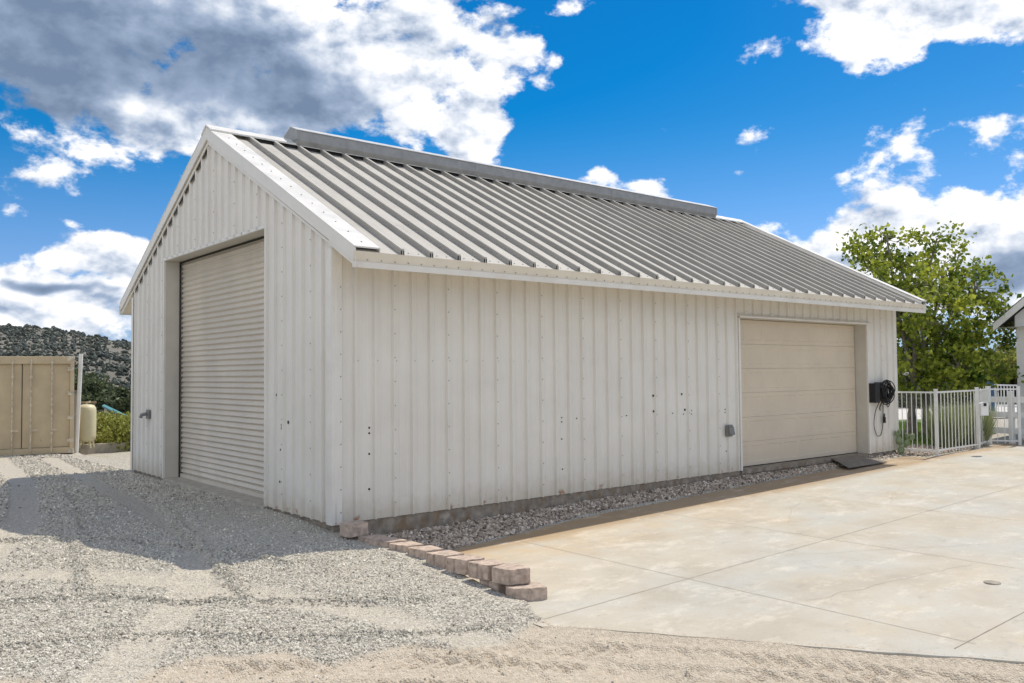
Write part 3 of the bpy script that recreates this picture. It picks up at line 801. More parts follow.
# eave: slanted cream fascia, lower lip, soffit
for s in (0, 1):
    yy = (lambda y: y) if s == 0 else (lambda y: 2*RY-y)
    rv = (lambda L_: L_) if s == 0 else (lambda L_: L_[::-1])
    fa = MB().prism(rv([(yy(-EY-.035), EZ-.008), (yy(-EY-.005), 3.412), (yy(-EY+.01), 3.412), (yy(-EY-.02), EZ-.008)]), -.10, BL+.10, 'x').build('fascia', m_cream, garage)
    MB().prism(rv([(yy(-EY-.022), 3.411), (yy(-EY-.012), 3.335), (yy(-EY+.02), 3.335), (yy(-EY+.02), 3.411)]), -.10, BL+.10, 'x').build('fascia_lip', m_trim, garage)
    MB().prism(rv([(yy(-EY+.021), 3.36), (yy(.0), 3.36+(EY-.021)*SL), (yy(.0), 3.38+(EY-.021)*SL), (yy(-EY+.021), 3.38)]), -.035, BL+.035, 'x').build('soffit', m_cream, garage)
    # gable end of the boxed eave
    MB().prism(rv([(yy(-EY+.0), 3.34), (yy(.0), 3.34+EY*SL), (yy(.0), roofz(0)-.1), (yy(-EY), EZ-.06)]), -.055, -.036, 'x').build('eave_return', m_trim, garage)
    MB().prism(rv([(yy(-EY+.0), 3.34), (yy(.0), 3.34+EY*SL), (yy(.0), roofz(0)-.1), (yy(-EY), EZ-.06)]), BL+.036, BL+.09, 'x').build('eave_return', m_trim, garage)
# roll-up door and its opening
JX = .30
MB().box(0.0, JX+.05, RD1-.003, RD1+.03, .0, RDZ).build('door_jamb', m_jamb, garage)
MB().box(0.0, JX+.05, RD0-.03, RD0+.003, .0, RDZ).build('door_jamb', m_jamb, garage)
MB().box(0.0, JX+.05, RD0-.03, RD1+.03, RDZ-.002, RDZ+.03).build('door_header', m_jamb, garage)
tr = MB(); tr.box(-.040, -.002, RD0-.045, RD0+.004, 0, RDZ+.05); tr.box(-.040, -.002, RD1-.004, RD1+.05, 0, RDZ+.05); tr.box(-.042, -.002, RD0+.0045, RD1-.0045, RDZ-.004, RDZ+.045)
tr.build('door_trim', m_trim, garage)
roll = MB(); P = []; zs = np.arange(.06, RDZ+.0, .0105)
for z in zs:
    ph_ = (z % .098)/.098
    h = .022*(math.sin(ph_*2*math.pi)*.8+.25*math.sin(4*math.pi*ph_))
    for y in (RD0+.03, RD1-.03): P.append((JX-h, y, z))
roll.poly(P, [(2*i, 2*i+2, 2*i+3, 2*i+1) for i in range(len(zs)-1)], False)
rd = roll.build('roll_up_door', m_roll, garage)
MB().box(JX-.03, JX+.03, RD0+.03, RD1-.03, .006, .075).build('bottom_bar', m_roll, rd)
g = MB(); g.box(JX-.045, JX-.03, RD0+.0035, RD0+.045, .006, RDZ-.005); g.build('guide_rail', m_seal_gap, rd)
g = MB(); g.box(JX-.045, JX-.03, RD1-.05, RD1-.0035, .006, RDZ-.005); g.build('guide_rail', m_seal_gap, rd)
g = MB(); g.box(JX-.04, JX-.025, RD0+.05, RD1-.055, RDZ-.04, RDZ-.006); g.build('curtain_seal', m_seal_gap, rd)
MB().box(JX+.06, JX+.08, RD0-.1, RD1+.1, 0, RDZ+.2).build('backing', m_seal_gap, rd)
MB().box(-.038, -.032, RD0-.012, RD0+.003, .02, RDZ).build('trim_gap_shade', m_seal_gap, rd)  # dark strip coloured as the shade in the trim's edge gap
# sectional garage door
JY = .28
MB().box(GD0-.03, GD0+.003, 0, JY+.05, .0, GDZ).build('door_jamb', m_jamb, garage)
MB().box(GD1-.003, GD1+.03, 0, JY+.05, .0, GDZ).build('door_jamb', m_jamb, garage)
MB().box(GD0-.03, GD1+.03, 0, JY+.05, GDZ-.002, GDZ+.03).build('door_header', m_jamb, garage)
tr = MB(); tr.box(GD0-.05, GD0+.004, -.040, -.002, 0, GDZ+.0); tr.box(GD1-.004, GD1+.07, -.040, -.002, 0, GDZ+.0)
tr.prism([(-.036, GDZ+.075), (-.085, GDZ+.03), (-.085, GDZ-.004), (-.070, GDZ-.004), (-.070, GDZ+.02), (-.002, GDZ+.02), (-.002, GDZ+.075)], GD0-.06, GD1+.09, 'x')
tr.build('door_trim', m_trim, garage)
sd = MB(); gd = None
nsec = 6; h = (GDZ-.03)/nsec
secs = []
for i in range(nsec):
    z0 = .02+i*h; z1 = z0+h-.006
    b = MB(); xL, xR = GD0+.02, GD1-.02
    # face with embossed rectangles
    ncol = 8; cw = (xR-xL)/ncol
    xs = [xL]; zs_ = [z0, z0+.085, z0+.097, z1-.097, z1-.085, z1]
    for k in range(ncol): xs += [xL+k*cw+.06, xL+k*cw+.072, xL+(k+1)*cw-.072, xL+(k+1)*cw-.06]
    xs.append(xR); P = []
    for a, x in enumerate(xs):
        for bz, z in enumerate(zs_):
            inx = 0 < a < len(xs)-1 and (a-1) % 4 in (1, 2); inz = bz in (2, 3)
            P.append((x, JY+(.007 if inx and inz else 0), z))
    nz = len(zs_)
    b.poly(P, [(a*nz+c_i, (a+1)*nz+c_i, (a+1)*nz+c_i+1, a*nz+c_i+1) for a in range(len(xs)-1) for c_i in range(nz-1)])
    b.poly([(xL, JY, z1), (xR, JY, z1), (xR, JY+.012, z1+.008), (xL, JY+.012, z1+.008)], [(0, 1, 2, 3)])
    secs.append(b)
gd = empty('sectional_door', (0, 0, 0)); gd.parent = garage
for b in secs: b.build('door_section', m_door, gd)
MB().box(GD0+.02, GD1-.02, JY-.012, JY+.03, .004, .022).build('bottom_seal', m_seal_gap, gd)
MB().box(GD0-.1, GD1+.1, JY+.05, JY+.07, 0, GDZ+.1).build('backing', m_seal_gap, gd)
# outlet cover, hose bib, sundry fittings
ou = MB().box(8.45, 8.63, -.075, -.034, .70, .93).prism([(-.075, .93), (-.075, .72), (-.15, .74), (-.12, .88)], 8.47, 8.61, 'x').build('outlet_cover', m_grey, garage, .01)
ou = MB().box(-.075, -.034, 7.66, 7.84, 1.12, 1.30).tube([(-.075, 7.78, 1.22), (-.17, 7.80, 1.20), (-.19, 7.80, 1.14)], .035, 10).build('outlet_cover', m_grey, garage)
# screw heads and bolt holes
s = MB()
def dot(x, y, z, nrm, r=.011):
    n_ = 6
    if nrm == 'y': s.prism([(x+r*math.cos(a*math.pi/3), z+r*math.sin(a*math.pi/3)) for a in range(n_)], y-.008, y, 'y')
    else: s.prism([(y+r*math.cos(a*math.pi/3), z+r*math.sin(a*math.pi/3)) for a in range(n_)], x-.008, x, 'x')
for k in range(0, 16):
    x = .33+.305*(2+3*k)
    if x > BL: break
    if GD0 < x < GD1: rngz = np.arange(GDZ+.12, 3.4, .33)
    else: rngz = np.arange(.2, 3.4, .335)
    for z in rngz: dot(x, -.043, z, 'y', .009)
for k in range(60):
    x = .33+.305*k
    if x > GD0-.1: break
    dot(x+.05, -.001, 2.165, 'y', .007)
for z in np.arange(.15, 3.4, .3): dot(.095, -.041, z, 'y', .009)
for k in range(0, 10):
    y = .26+.305*(1+3*k)
    if y > BW: break
    z0 = RDZ+.2 if RD0 < y < RD1 else .25
    for z in np.arange(z0, gtop(y)-.2, .36): dot(-.043, y, z, 'x', .009)
for i in range(15):
    t_ = (i+.4)/15; yv = -EY+t_*(RY+EY); dot_z = roofz(yv)
    for yq in (yv,): s.prism([(0.10+.012*math.cos(a), yq+.012*math.sin(a)) for a in np.arange(6)*math.pi/3], dot_z+.067, dot_z+.076, 'z')
for i in range(75): dot(.1+.205*i, -EY-.016, 3.44, 'y', .009)
for k, c0 in enumerate(ribs[:-1]):
    for dx in (.14, .30):
        y = -EY+.07; s.prism([(c0+dx+.011*math.cos(a), y+.011*math.sin(a)) for a in np.arange(6)*math.pi/3], roofz(y)-.002, roofz(y)+.007, 'z')
o = s.build('screw_heads', m_screw, garage); tag(o, kind='stuff')
def unproj(u, v_, plane, val):
    d = cF+R2*(u-512)/FPX+U2*(341.5-v_)/FPX; i = {'x': 0, 'y': 1, 'z': 2}[plane]; return CAM+d*(val-CAM[i])/d[i]
for a, b, r in [(74, 327, 1.), (74, 341, 1.), (74, 394, 1.), (74, 484, 1.1), (567, 301, .8), (567, 312, .8), (605, 303, .8), (567, 356, .9), (569, 433, .9), (733, 296, .8), (801, 245, 1.5), (802, 285, 1.4), (874, 241, 1.4), (882, 281, 1.6), (851, 290, .8), (899, 283, .8), (899, 292, .8), (879, 292, .8), (985, 280, .9), (985, 288, .9), (988, 387, .9)]:
    p = unproj(340+a/2.56, 300+b/2.56, 'y', 0); r *= .015
    MB().prism([(p[0]+r*math.cos(q_), p[2]+r*math.sin(q_)) for q_ in np.arange(8)*math.pi/4], -.010, -.0065, 'y').build('bolt_hole', m_seal_gap, garage)
for a, b, r in [(461, 356, 1), (461, 365, 1), (458, 426, .8), (463, 426, .8), (456, 517, .9), (462, 518, .9), (480, 348, 1.3), (441, 355, .7), (446, 270, .8)]:
    p = unproj(120+a/2.846, 300+b/2.846, 'x', 0); r *= .02
    MB().prism([(p[1]+r*math.cos(q_), p[2]+r*math.sin(q_)) for q_ in np.arange(8)*math.pi/4], -.010, -.0065, 'x').build('bolt_hole', m_seal_gap, garage)

# ------------------------------------------------------------------ cable reel on the wall
reel = empty('cord_reel', (14.72, -.1, 1.42)); tag(reel, 'coiled black cord hung on a dark bracket beside the tan garage door', 'cord reel')
b = MB().box(14.20, 14.42, -.20, -.034, 1.20, 1.66).build('mount_box', m_dark, reel, .012)
b = MB().box(14.43, 14.95, -.13, -.034, 1.24, 1.68).build('drum', m_dark, reel, .02)
rnd = random.Random(3)
for k in range(1):
    c = MB()
    for j_ in range(13):
        r0 = .17+.09*rnd.random(); cx0 = 14.74+.05*(rnd.random()-.5); cz0 = 1.44+.05*(rnd.random()-.5); y_ = -.14-.10*rnd.random(); til = (rnd.random()-.5)*.5
        pts = []
        for a in np.linspace(0, 2*math.pi, 28):
            pts.append((cx0+r0*1.05*math.cos(a), y_+.04*math.sin(a*2+j_), cz0+r0*(1+.12*math.sin(3*a+j_))*math.sin(a)+til*r0*math.cos(a)*.6))
        c.tube(pts, .0125, 6, False)
    c.build('cord_coil', m_dark, reel)
def sm(pts, n=8):
    pts = [Vector(p) for p in pts]; out = []
    Q = [pts[0]]+pts+[pts[-1]]
    for i in range(1, len(Q)-2):
        for k in range(n):
            t_ = k/n; a, b_, c0, d = Q[i-1], Q[i], Q[i+1], Q[i+2]
            out.append(.5*((2*b_)+(c0-a)*t_+(2*a-5*b_+4*c0-d)*t_*t_+(3*b_-a-3*c0+d)*t_**3))
    return out+[pts[-1]]
c = MB(); c.tube(sm([(14.5, -.13, 1.22), (14.42, -.06, .95), (14.38, -.05, .65), (14.5, -.05, .42), (14.66, -.06, .42), (14.76, -.06, .6), (14.78, -.07, .8), (14.74, -.1, 1.2)]), .009, 6)
c.tube(sm([(14.68, -.12, 1.25), (14.66, -.06, 1.08), (14.67, -.06, 1.0)]), .012, 6)
c.tube(sm([(14.86, -.12, 1.25), (15.0, -.07, 1.08), (15.12, -.07, 1.14), (15.14, -.1, 1.4), (15.06, -.12, 1.6)]), .009, 6)
c.build('loose_cord', m_dark, reel)
MB().tube([(14.84, -.07, .70), (14.84, -.07, .84)], .035, 8).tube([(14.84, -.07, .84), (14.86, -.07, .92)], .015, 8).build('plug', m_dark, reel)

for o_ in [reel]: o_.location.x -= .2
# ramp plate
rp = MB(); n_ = 8; P = []
for i in range(n_+1):
    t_ = i/n_
    for (xa, xb) in ((12.35-.45*t_, 13.5+.10*t_),):
        y = .02-.66*t_; z = .01-.12*t_+.012*math.sin(t_*math.pi)
        for x in (xa, xb): P += [(x, y, z), (x, y, z-.02)]
F = []
for i in range(n_):
    a = 4*i; b = a+4
    F += [(a, b, b+2, a+2), (a+1, a+3, b+3, b+1), (a, a+1, b+1, b), (a+2, b+2, b+3, a+3)]
F += [(0, 2, 3, 1), (4*n_, 4*n_+1, 4*n_+3, 4*n_+2)]
o = rp.poly(P, F).build('ramp_mat', m_ramp); tag(o, 'dark worn ramp mat bridging stones at the tan garage door', 'ramp')

# ------------------------------------------------------------------ retaining blocks
GB = 'concrete retaining wall blocks'
def block(fp, z0, hgt, label):
    """fp: plan outline of the split-face block, counter-clockwise"""
    cx = sum(p[0] for p in fp)/len(fp); cy = sum(p[1] for p in fp)/len(fp)
    mb = MB(); n = len(fp)
    import bmesh
    me = bpy.data.meshes.new('retaining_block'); bm = bmesh.new()
    vs = [bm.verts.new((p[0]-cx, p[1]-cy, z)) for z in (0, hgt) for p in fp]
    bm.faces.new(vs[:n][::-1]); bm.faces.new(vs[n:])
    for i in range(n): bm.faces.new((vs[i], vs[(i+1) % n], vs[n+(i+1) % n], vs[n+i]))
    bmesh.ops.bevel(bm, geom=list(bm.edges), offset=.007, segments=1, affect='EDGES', clamp_overlap=True)
    bmesh.ops.triangulate(bm, faces=bm.faces)
    bmesh.ops.subdivide_edges(bm, edges=bm.edges, cuts=3, use_grid_fill=True)
    for v_ in bm.verts:
        side = .15 < v_.co.z/hgt < .85
        k = .0050
        v_.co += Vector((random.uniform(-k, k), random.uniform(-k, k), random.uniform(-k, k)*.5))
    bm.to_mesh(me); bm.free(); me.materials.append(m_block)
    o = bpy.data.objects.new('retaining_block', me); col.objects.link(o); o.location = (cx, cy, z0)
    o.rotation_euler = (random.uniform(-.012, .012), random.uniform(-.012, .012), 0)
    tag(o, label, 'block', GB); return o
def std(x0, y0, dx):   # left-front corner, going -Y; face of two facets with a groove
    return [(x0, y0), (x0-.018, y0-.05), (x0+dx*.35-.012, y0-.135), (x0+dx*.4+.004, y0-.145), (x0+dx*.45-.010, y0-.155), (x0+dx, y0-.30), (x0+dx+.25, y0-.335), (x0+dx+.24, y0-.06)][::1]
starts = [(.12, -.45, .05), (.17, -.74, .05), (.19, -1.10, .05), (.22, -1.47, .05), (.22, -1.87, .06), (.26, -2.22, .05), (.30, -2.59, .05)]
labs = ['brown block sunk almost flush with the gravel, second from the garage corner',
        'third block from the garage corner, only its top edge clear of gravel',
        'fourth block from the garage corner in the stepped row',
        'fifth block from the garage corner, middle of the stepped row',
        'grooved brown block, sixth from the garage corner in the row',
        'grooved brown block, seventh from the garage corner, at the start of the slab',
        'grooved block just behind the topmost end block, overhanging a dark gap']
for (x, y, dx), lb in zip(starts, labs): block(std(x, y, dx), -.275, .165, lb)
block([(.34, -2.96), (.35, -3.08), (.39, -3.21), (.61, -3.29), (.66, -3.05), (.60, -2.93)], -.275, .165, 'end block on top, resting across the lowest block of the row')
block([(.32, -3.26), (.36, -3.33), (.49, -3.43), (.65, -3.51), (.74, -3.30), (.62, -3.10), (.40, -3.12)], -.445, .165, 'lowest block of the row, sitting on the concrete slab edge')
block(std(.36, -2.72, .03), -.445, .165, 'shadowed lower block under the last two top blocks')
block([(-.02, -.22), (-.035, -.34), (-.01, -.47), (.28, -.44), (.27, -.20)], -.11, .165, 'loose block standing against the garage corner')

# ------------------------------------------------------------------ shipping container
cont = empty('shipping_container', (-1.94, 15.43, -.06), math.radians(-10.5)); cont['_local'] = 1
tag(cont, 'tan steel shipping container with closed double doors at the gravel edge', 'shipping container')
def L(mb, nm, m, bv=0): return mb.build(nm, m, cont, bv)
# local frame: x along the doors (right end at x=2.14), y away from the camera
X1 = 2.16; X0 = X1-2.44; H_ = 2.59
b = MB(); 
b.box(X0, X0+.14, 0, .14, 0.0, H_); b.box(X1-.10, X1, 0, .14, 0.0, H_); b.box(X0+.14, X1-.10, 0, .12, H_-.20, H_-.0); b.box(X0+.14, X1-.10, 0, .12, .0, .16)
L(b, 'door_frame', m_cont, .008)
b = MB(); b.box(X0+.02, X1-.02, .141, 6.05, .02, H_-.03)
L(b, 'body', m_cont)
for k, (xa, xb) in enumerate(((X0+.145, (X0+X1)/2-.006), ((X0+X1)/2+.006, X1-.105))):
    d = MB().box(xa, xb, .075, .11, .17, H_-.205); o = L(d, 'door_leaf', m_cont)
    for fx in ((.28, .80) if k == 0 else (.18, .62)):
        x = xa+(xb-xa)*fx
        rb = MB().tube([(x, -.012, .06), (x, -.012, H_-.08)], .021, 8); 
        for z in (.16, .55, 1.3, 2.05, H_-.16): rb.box(x-.035, x+.035, -.02, .044, z-.03, z+.03)
        rb.box(x-.03, x+.16, -.045, -.02, .62, .66)
        o2 = rb.build('lock_rod', m_cont_steel, o); 
for z in (.33, .95, 1.6, 2.25):
    b = MB().box(X1-.16, X1-.005, -.014, .03, z-.05, z+.05); L(b, 'hinge', m_cont_steel)
for z in (.0, H_-.12):
    for x in (X0, X1-.16): L(MB().box(x-.006, x+.166, -.008, .15, z-.004, z+.122), 'corner_casting', m_cont_steel, .01)
L(MB().box((X0+X1)/2-.008, (X0+X1)/2+.008, .06, .085, .17, H_-.21), 'door_gasket', m_seal_gap)

# leaning white pole and the grey cabinet behind it
pt = dict(b=(.30, 15.25, -.10), t=(.36, 15.1, 2.60))
o = MB().tube([pt['b'], pt['t']], .052, 12).build('leaning_pole', m_pole); tag(o, 'white plastic pole leaning beside the tan container', 'pole')
cb = empty('utility_cabinet', (.27, 15.9, -.08)); tag(cb, 'narrow grey metal cabinet between the tan container and the leaning pole', 'cabinet')
MB().box(.16, .50, 15.8, 16.1, -.06, 1.55, -.18).build('cabinet_body', m_galv, cb, .01)
MB().box(.14, .52, 15.78, 16.12, 1.552, 1.59, -.18).build('cabinet_lid', m_grey, cb)
MB().box(.19, .47, 15.775, 15.795, .05, 1.48, -.18, (.33, 15.95)).build('cabinet_door', m_galv, cb)
# cream tank
tk = empty('pressure_tank', (.90, 16.5, -.06)); tag(tk, 'cream upright pressure tank on stub legs beside the leaning white pole', 'tank')
cx, cy = .84, 16.5; R_ = .255
MB().lathe([(0, .10), (.12, .11), (.20, .14), (.245, .20), (R_, .28), (R_, 1.0), (.245, 1.08), (.20, 1.15), (.12, 1.18), (0, 1.19)], cx, cy, 28).build('tank_shell', m_tank, tk)
for a in (.2, 1.8, 3.4, 5.0):
    MB().tube([(cx+.17*math.cos(a), cy+.17*math.sin(a), .16), (cx+.21*math.cos(a), cy+.21*math.sin(a), -.06)], [.035, .025], 8).build('leg', m_tank, tk)
MB().tube([(cx, cy, 1.18), (cx, cy, 1.24), (cx+.10, cy, 1.26)], .03, 8).build('outlet_pipe', m_cont_steel, tk)
o = MB().box(cx-.36, cx+.34, cy+.30, cy+.42, 1.20, 1.26, -.2).box(cx-.34, cx-.28, cy+.32, cy+.38, -.08, 1.2, -.2, (cx, cy+.36)).box(cx+.24, cx+.30, cy+.32, cy+.38, -.08, 1.2, -.2, (cx, cy+.36)).build('wooden_rail', mat('weathered_timber', (.33, .27, .19), .85, .2, 6, .003, 30)); tag(o, 'low weathered timber rail standing behind the cream tank', 'rail')
# kerb at the pad's edge
kb = MB(); kb.box(.2, 9.0, 16.75, 16.95, -.3, .02, .02); o = kb.build('edge_kerb', m_sill, None, .01); tag(o, kind='structure')

# ------------------------------------------------------------------ plants
def foliage_blob(C, rad, n, size, squash=(1, 1, 1), lumps=9, seed=1):
    r = np.random.default_rng(seed)
    cs = r.normal(size=(lumps, 3)); cs /= np.linalg.norm(cs, axis=1)[:, None]; cs *= (.35+.45*r.random((lumps, 1))); cs *= np.array(squash)*rad
    k = r.integers(0, lumps, n); d = r.normal(size=(n, 3)); d /= np.linalg.norm(d, axis=1)[:, None]
    p = cs[k]+d*(rad*.48*(.45+.55*r.random((n, 1))**.5))*np.array(squash)
    p = p+np.array(C)
    return p, np.clip(.5+.35*r.normal(size=n)+.2*(r.random(lumps)[k]-.5), 0, 1)
def bush(name, C, rad, n, size, m, label, cat, squash=(1, 1, .8), seed=1, group=None, stem=True, ground_z=None):
    root = empty(name, (C[0], C[1], ground_z if ground_z is not None else C[2]-rad*squash[2])); tag(root, label, cat, group)
    p, tn = foliage_blob(C, rad, n, size, squash, 12, seed); V, F = leaves(p, size*(.7+.6*rng.random(n)))
    npmesh('crown', V, F, m, root, np.repeat(tn, 4))
    mb = MB(); r = random.Random(seed); z0 = root.location.z
    for k in range(5):
        a = r.random()*6.28; q_ = .35*rad
        mb.tube(sm([(C[0]+.05*math.cos(a), C[1]+.05*math.sin(a), z0), (C[0]+q_*.5*math.cos(a), C[1]+q_*.5*math.sin(a), (z0+C[2])/2), (C[0]+q_*1.5*math.cos(a), C[1]+q_*1.5*math.sin(a), C[2]+rad*.2)], 3), [rad*.05*(1-.07*i) for i in range(7)], 6)
    mb.build('trunk', m_bark, root); return root
def at(u, v_, d): return CAM+(cF+R2*(u-512)/FPX+U2*(341.5-v_)/FPX)*d
for i, (u, v_, d, r_, lb) in enumerate([(108, 436, 27, .75, 'light green bush directly behind the cream tank'), (122, 430, 28, .95, 'tallest light green bush, midway between tank and garage'), (136, 437, 26, .8, 'light green bush half hidden by the garage corner'), (100, 428, 33, .8, 'small light green bush behind the others, above the tank side')]):
    c = at(u, v_, d); bush('green_bush', c, r_, 3800, .085, m_bushleaf, lb, 'bush', (1.2, 1.2, .85), 20+i, 'bushes below the pad edge', ground_z=float(Gz(c[0], c[1])))
for i, (u, v_, d, r_, lb) in enumerate([(86, 394, 75, 1.9, 'dark oak above the cream tank, nearest the white pole'), (112, 398, 88, 1.5, 'dark rounded oak in the middle distance right of the tank'), (129, 408, 62, .9, 'small dark oak by the teal roof edge'), (101, 391, 130, 2.2, 'dark oak at the foot of the hill, above the tank'), (60, 390, 90, 3.4, 'dark oak hidden behind the tan container')]):
    c = at(u, v_, d); bush('dark_oak', c, r_, 3000, .42, m_darkleaf, lb, 'tree', (1.25, 1.25, .8), 40+i, 'oaks below the hill', ground_z=c[2]-r_-1.)
# teal roof edge down in the valley
a, b = at(102, 407, 52), at(128, 420, 44)
tl = empty('shade_canopy', tuple(a)); tag(tl, 'long thin teal canopy roof slanting down behind the green bushes', 'canopy')
d_ = Vector(b-a).normalized(); s_v = Vector((.3, .7, .05)); A3 = Vector(a); B3 = Vector(b); up = Vector((0, 0, .09))
MB().poly([A3, B3, B3+s_v, A3+s_v, A3+up, B3+up, B3+s_v+up, A3+s_v+up], [(3, 2, 1, 0), (4, 5, 6, 7), (0, 1, 5, 4), (1, 2, 6, 5), (2, 3, 7, 6), (3, 0, 4, 7)]).build('canopy_roof', m_teal, tl)
for q_ in (.1, .5, .9):
    p = A3.lerp(B3, q_); MB().tube([p+s_v*.5, p+s_v*.5-Vector((0, 0, 2.6))], .06, 6).build('post', m_cont_steel, tl)

# chaparral on the hill
n = 22000; a = np.radians(rng.uniform(2, 24, n)); r_ = 75+rng.random(n)**.75*400
k = fbm(CAM[0]+r_*np.sin(a), CAM[1]+r_*np.cos(a), 14, 3, 91) > .30
a, r_ = a[k], r_[k]; x = CAM[0]+r_*np.sin(a); y = CAM[1]+r_*np.cos(a); sz = .32+.55*rng.random(len(x))**2
o = scatter('chaparral', np.stack([x, y, Hz(a, r_)+sz*.35], -1), sz, m_chap, ICO, ICF, .3, (1.2, 1.2, .9), np.clip(rng.normal(.45, .3, len(x)), 0, 1)); tag(o, kind='stuff')
n = 2500; a = np.radians(rng.uniform(60, 76, n)); r_ = 150+rng.random(n)*300; x = CAM[0]+r_*np.sin(a); y = CAM[1]+r_*np.cos(a); sz = .8+1.2*rng.random(n)
o = scatter('far_scrub', np.stack([x, y, Hz(a, r_)+sz*.3], -1), sz, m_chap, ICO, ICF, .3, (1.3, 1.3, .8)); tag(o, kind='stuff')

# the big tree
def big_tree():
    base = at(917, 438, 26.5); base[2] = -.12
    root = empty('maple_tree', tuple(base)); tag(root, 'tall spreading broadleaf tree with yellow green leaves behind the white fence', 'tree')
    r = np.random.default_rng(77)
    # crown envelope from a handful of lobes, each at its own depth
    lobes = [(900, 262, 26.6, 1.45), (945, 265, 27.0, 1.45), (870, 268, 27.4, 1.2), (975, 290, 26.2, 1.1), (915, 305, 25.6, 1.7), (965, 330, 26.8, 1.55), (985, 358, 25.8, 1.0), (880, 330, 27.6, 1.6), (925, 355, 27.2, 1.7), (900, 372, 25.9, 1.2), (960, 366, 25.2, .95), (860, 300, 28., 1.2), (850, 350, 28.2, 1.3), (936, 240, 26.8, .9), (886, 238, 26.6, .85), (990, 318, 26.6, .8), (858, 245, 27., .7)]
    lobes = [(916+(u-916)*.93, 388-(388-v_)*.95, d, R0*.90) for u, v_, d, R0 in lobes]
    tips = []
    for (u, v_, d, R0) in lobes:
        c = at(u, v_, d); m_ = int(21*R0**2)
        dd = r.normal(size=(m_, 3)); dd /= np.linalg.norm(dd, axis=1)[:, None]
        tips += list(c+dd*R0*(.35+.65*r.random((m_, 1))**.4))
    tips = np.array(tips); tips = tips[tips[:, 2] > 1.35]
    tips = tips[r.random(len(tips)) > .25*np.clip((tips[:, 2]-3)/3, 0, 1)]
    # limbs: five stems out to lobe centres
    mb = MB(); nodes = []
    stems = [(907, 437, 26.3), (915, 438, 26.6), (926, 437, 26.8), (934, 436, 26.2)]
    targets = [[0, 2, 7, 11, 14], [4, 13, 1, 9], [5, 3, 15, 8], [6, 10, 12, 16]]
    for sidx, (u, v_, d) in enumerate(stems):
        b0 = Vector(at(u, v_, d)); b0.z = -.15
        mid = b0+Vector((r.normal()*.12, r.normal()*.12, 1.7))
        ps = sm([b0, b0.lerp(mid, .5)+Vector((r.normal()*.05, r.normal()*.05, 0)), mid], 4)
        mb.tube(ps, [.12-.004*i for i in range(len(ps))], 8)
        for tg in targets[sidx]:
            c = Vector(at(*lobes[tg][:3])); m1 = mid.lerp(c, .45)+Vector((r.normal()*.25, r.normal()*.25, .15))
            ps = sm([mid, m1, c, c+(c-m1)*.12], 5); rad = [max(.012, .075-.0045*i) for i in range(len(ps))]
            mb.tube(ps, rad, 6); nodes += [(p, rr_) for p, rr_ in zip(ps, rad)]
    npn = np.array([tuple(p) for p, _ in nodes])
    for tp in tips:
        dd = np.linalg.norm(npn-tp, axis=1); j_ = int(np.argmin(dd+.4*(npn[:, 2] > tp[2]+.2)))
        a = Vector(npn[j_]); b_ = Vector(tp); m1 = a.lerp(b_, .5)+Vector(r.normal(size=3)*.08)
        mb.tube([a, m1, b_], [.016, .011, .005], 4, False)
    mb.build('trunk', m_bark, root)
    # leaves in clumps round each twig end, thinner towards the top
    P = []; T = []
    for tp in tips:
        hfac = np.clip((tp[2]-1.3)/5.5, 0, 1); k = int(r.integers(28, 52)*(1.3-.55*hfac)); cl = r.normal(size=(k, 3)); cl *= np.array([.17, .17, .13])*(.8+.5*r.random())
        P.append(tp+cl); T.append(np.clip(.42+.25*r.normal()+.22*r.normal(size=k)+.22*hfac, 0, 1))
    P = np.concatenate(P); T = np.concatenate(T)
    k = P[:, 2] > 1.25; P, T = P[k], T[k]
    V, F = leaves(P, .09+.10*rng.random(len(P))); npmesh('crown', V, F, m_leaf, root, np.repeat(T, 4))
big_tree()
for i, (u, v_, d, r_, lb) in enumerate([(1008, 372, 55, 1.7, 'olive green tree right of the big tree, beside the white house'), (985, 384, 62, 1.6, 'low olive tree behind the blue post'), (1030, 366, 60, 2.2, 'olive tree hidden behind the white house column')]):
    c = at(u, v_, d); bush('olive_tree', c, r_, 2600, .22, m_bushleaf, lb, 'tree', (1.1, 1.1, .95), 60+i, 'background trees on the right', ground_z=-.1)
for i, (u, v_, d, r_, lb) in enumerate([(903, 396, 46, 1.6, 'dark hedge shrub behind the first fence section'), (935, 397, 48, 1.5, 'dark shrub behind the fence corner post'), (960, 396, 50, 1.4, 'dark shrub beyond the pale driveway')]):
    c = at(u, v_, d); bush('dark_shrub', c, r_, 2000, .16, m_darkleaf, lb, 'shrub', (1.3, 1.3, .7), 80+i, 'shrubs beyond the driveway', ground_z=-.1)
# lawn and driveway beyond the fence
def sheet(name, pts, z, m, kind='structure'):
    o = MB().poly([(p[0], p[1], z) for p in pts], [tuple(range(len(pts)))]).build(name, m); tag(o, kind=kind); return o
def atz(u, v_, z=-.05): return unproj(u, v_, 'z', z)
sheet('lawn', [(16.2, 1.6), (18.6, .2), (24., 1.0), (30, 6), (26, 12), (16.2, 9)], -.065, m_lawn)
p0, p1, p2, p3 = atz(880, 420), atz(1040, 417), atz(1040, 405), atz(880, 407)
sheet('driveway', [p0, p1, p2, p3], -.055, m_drive)
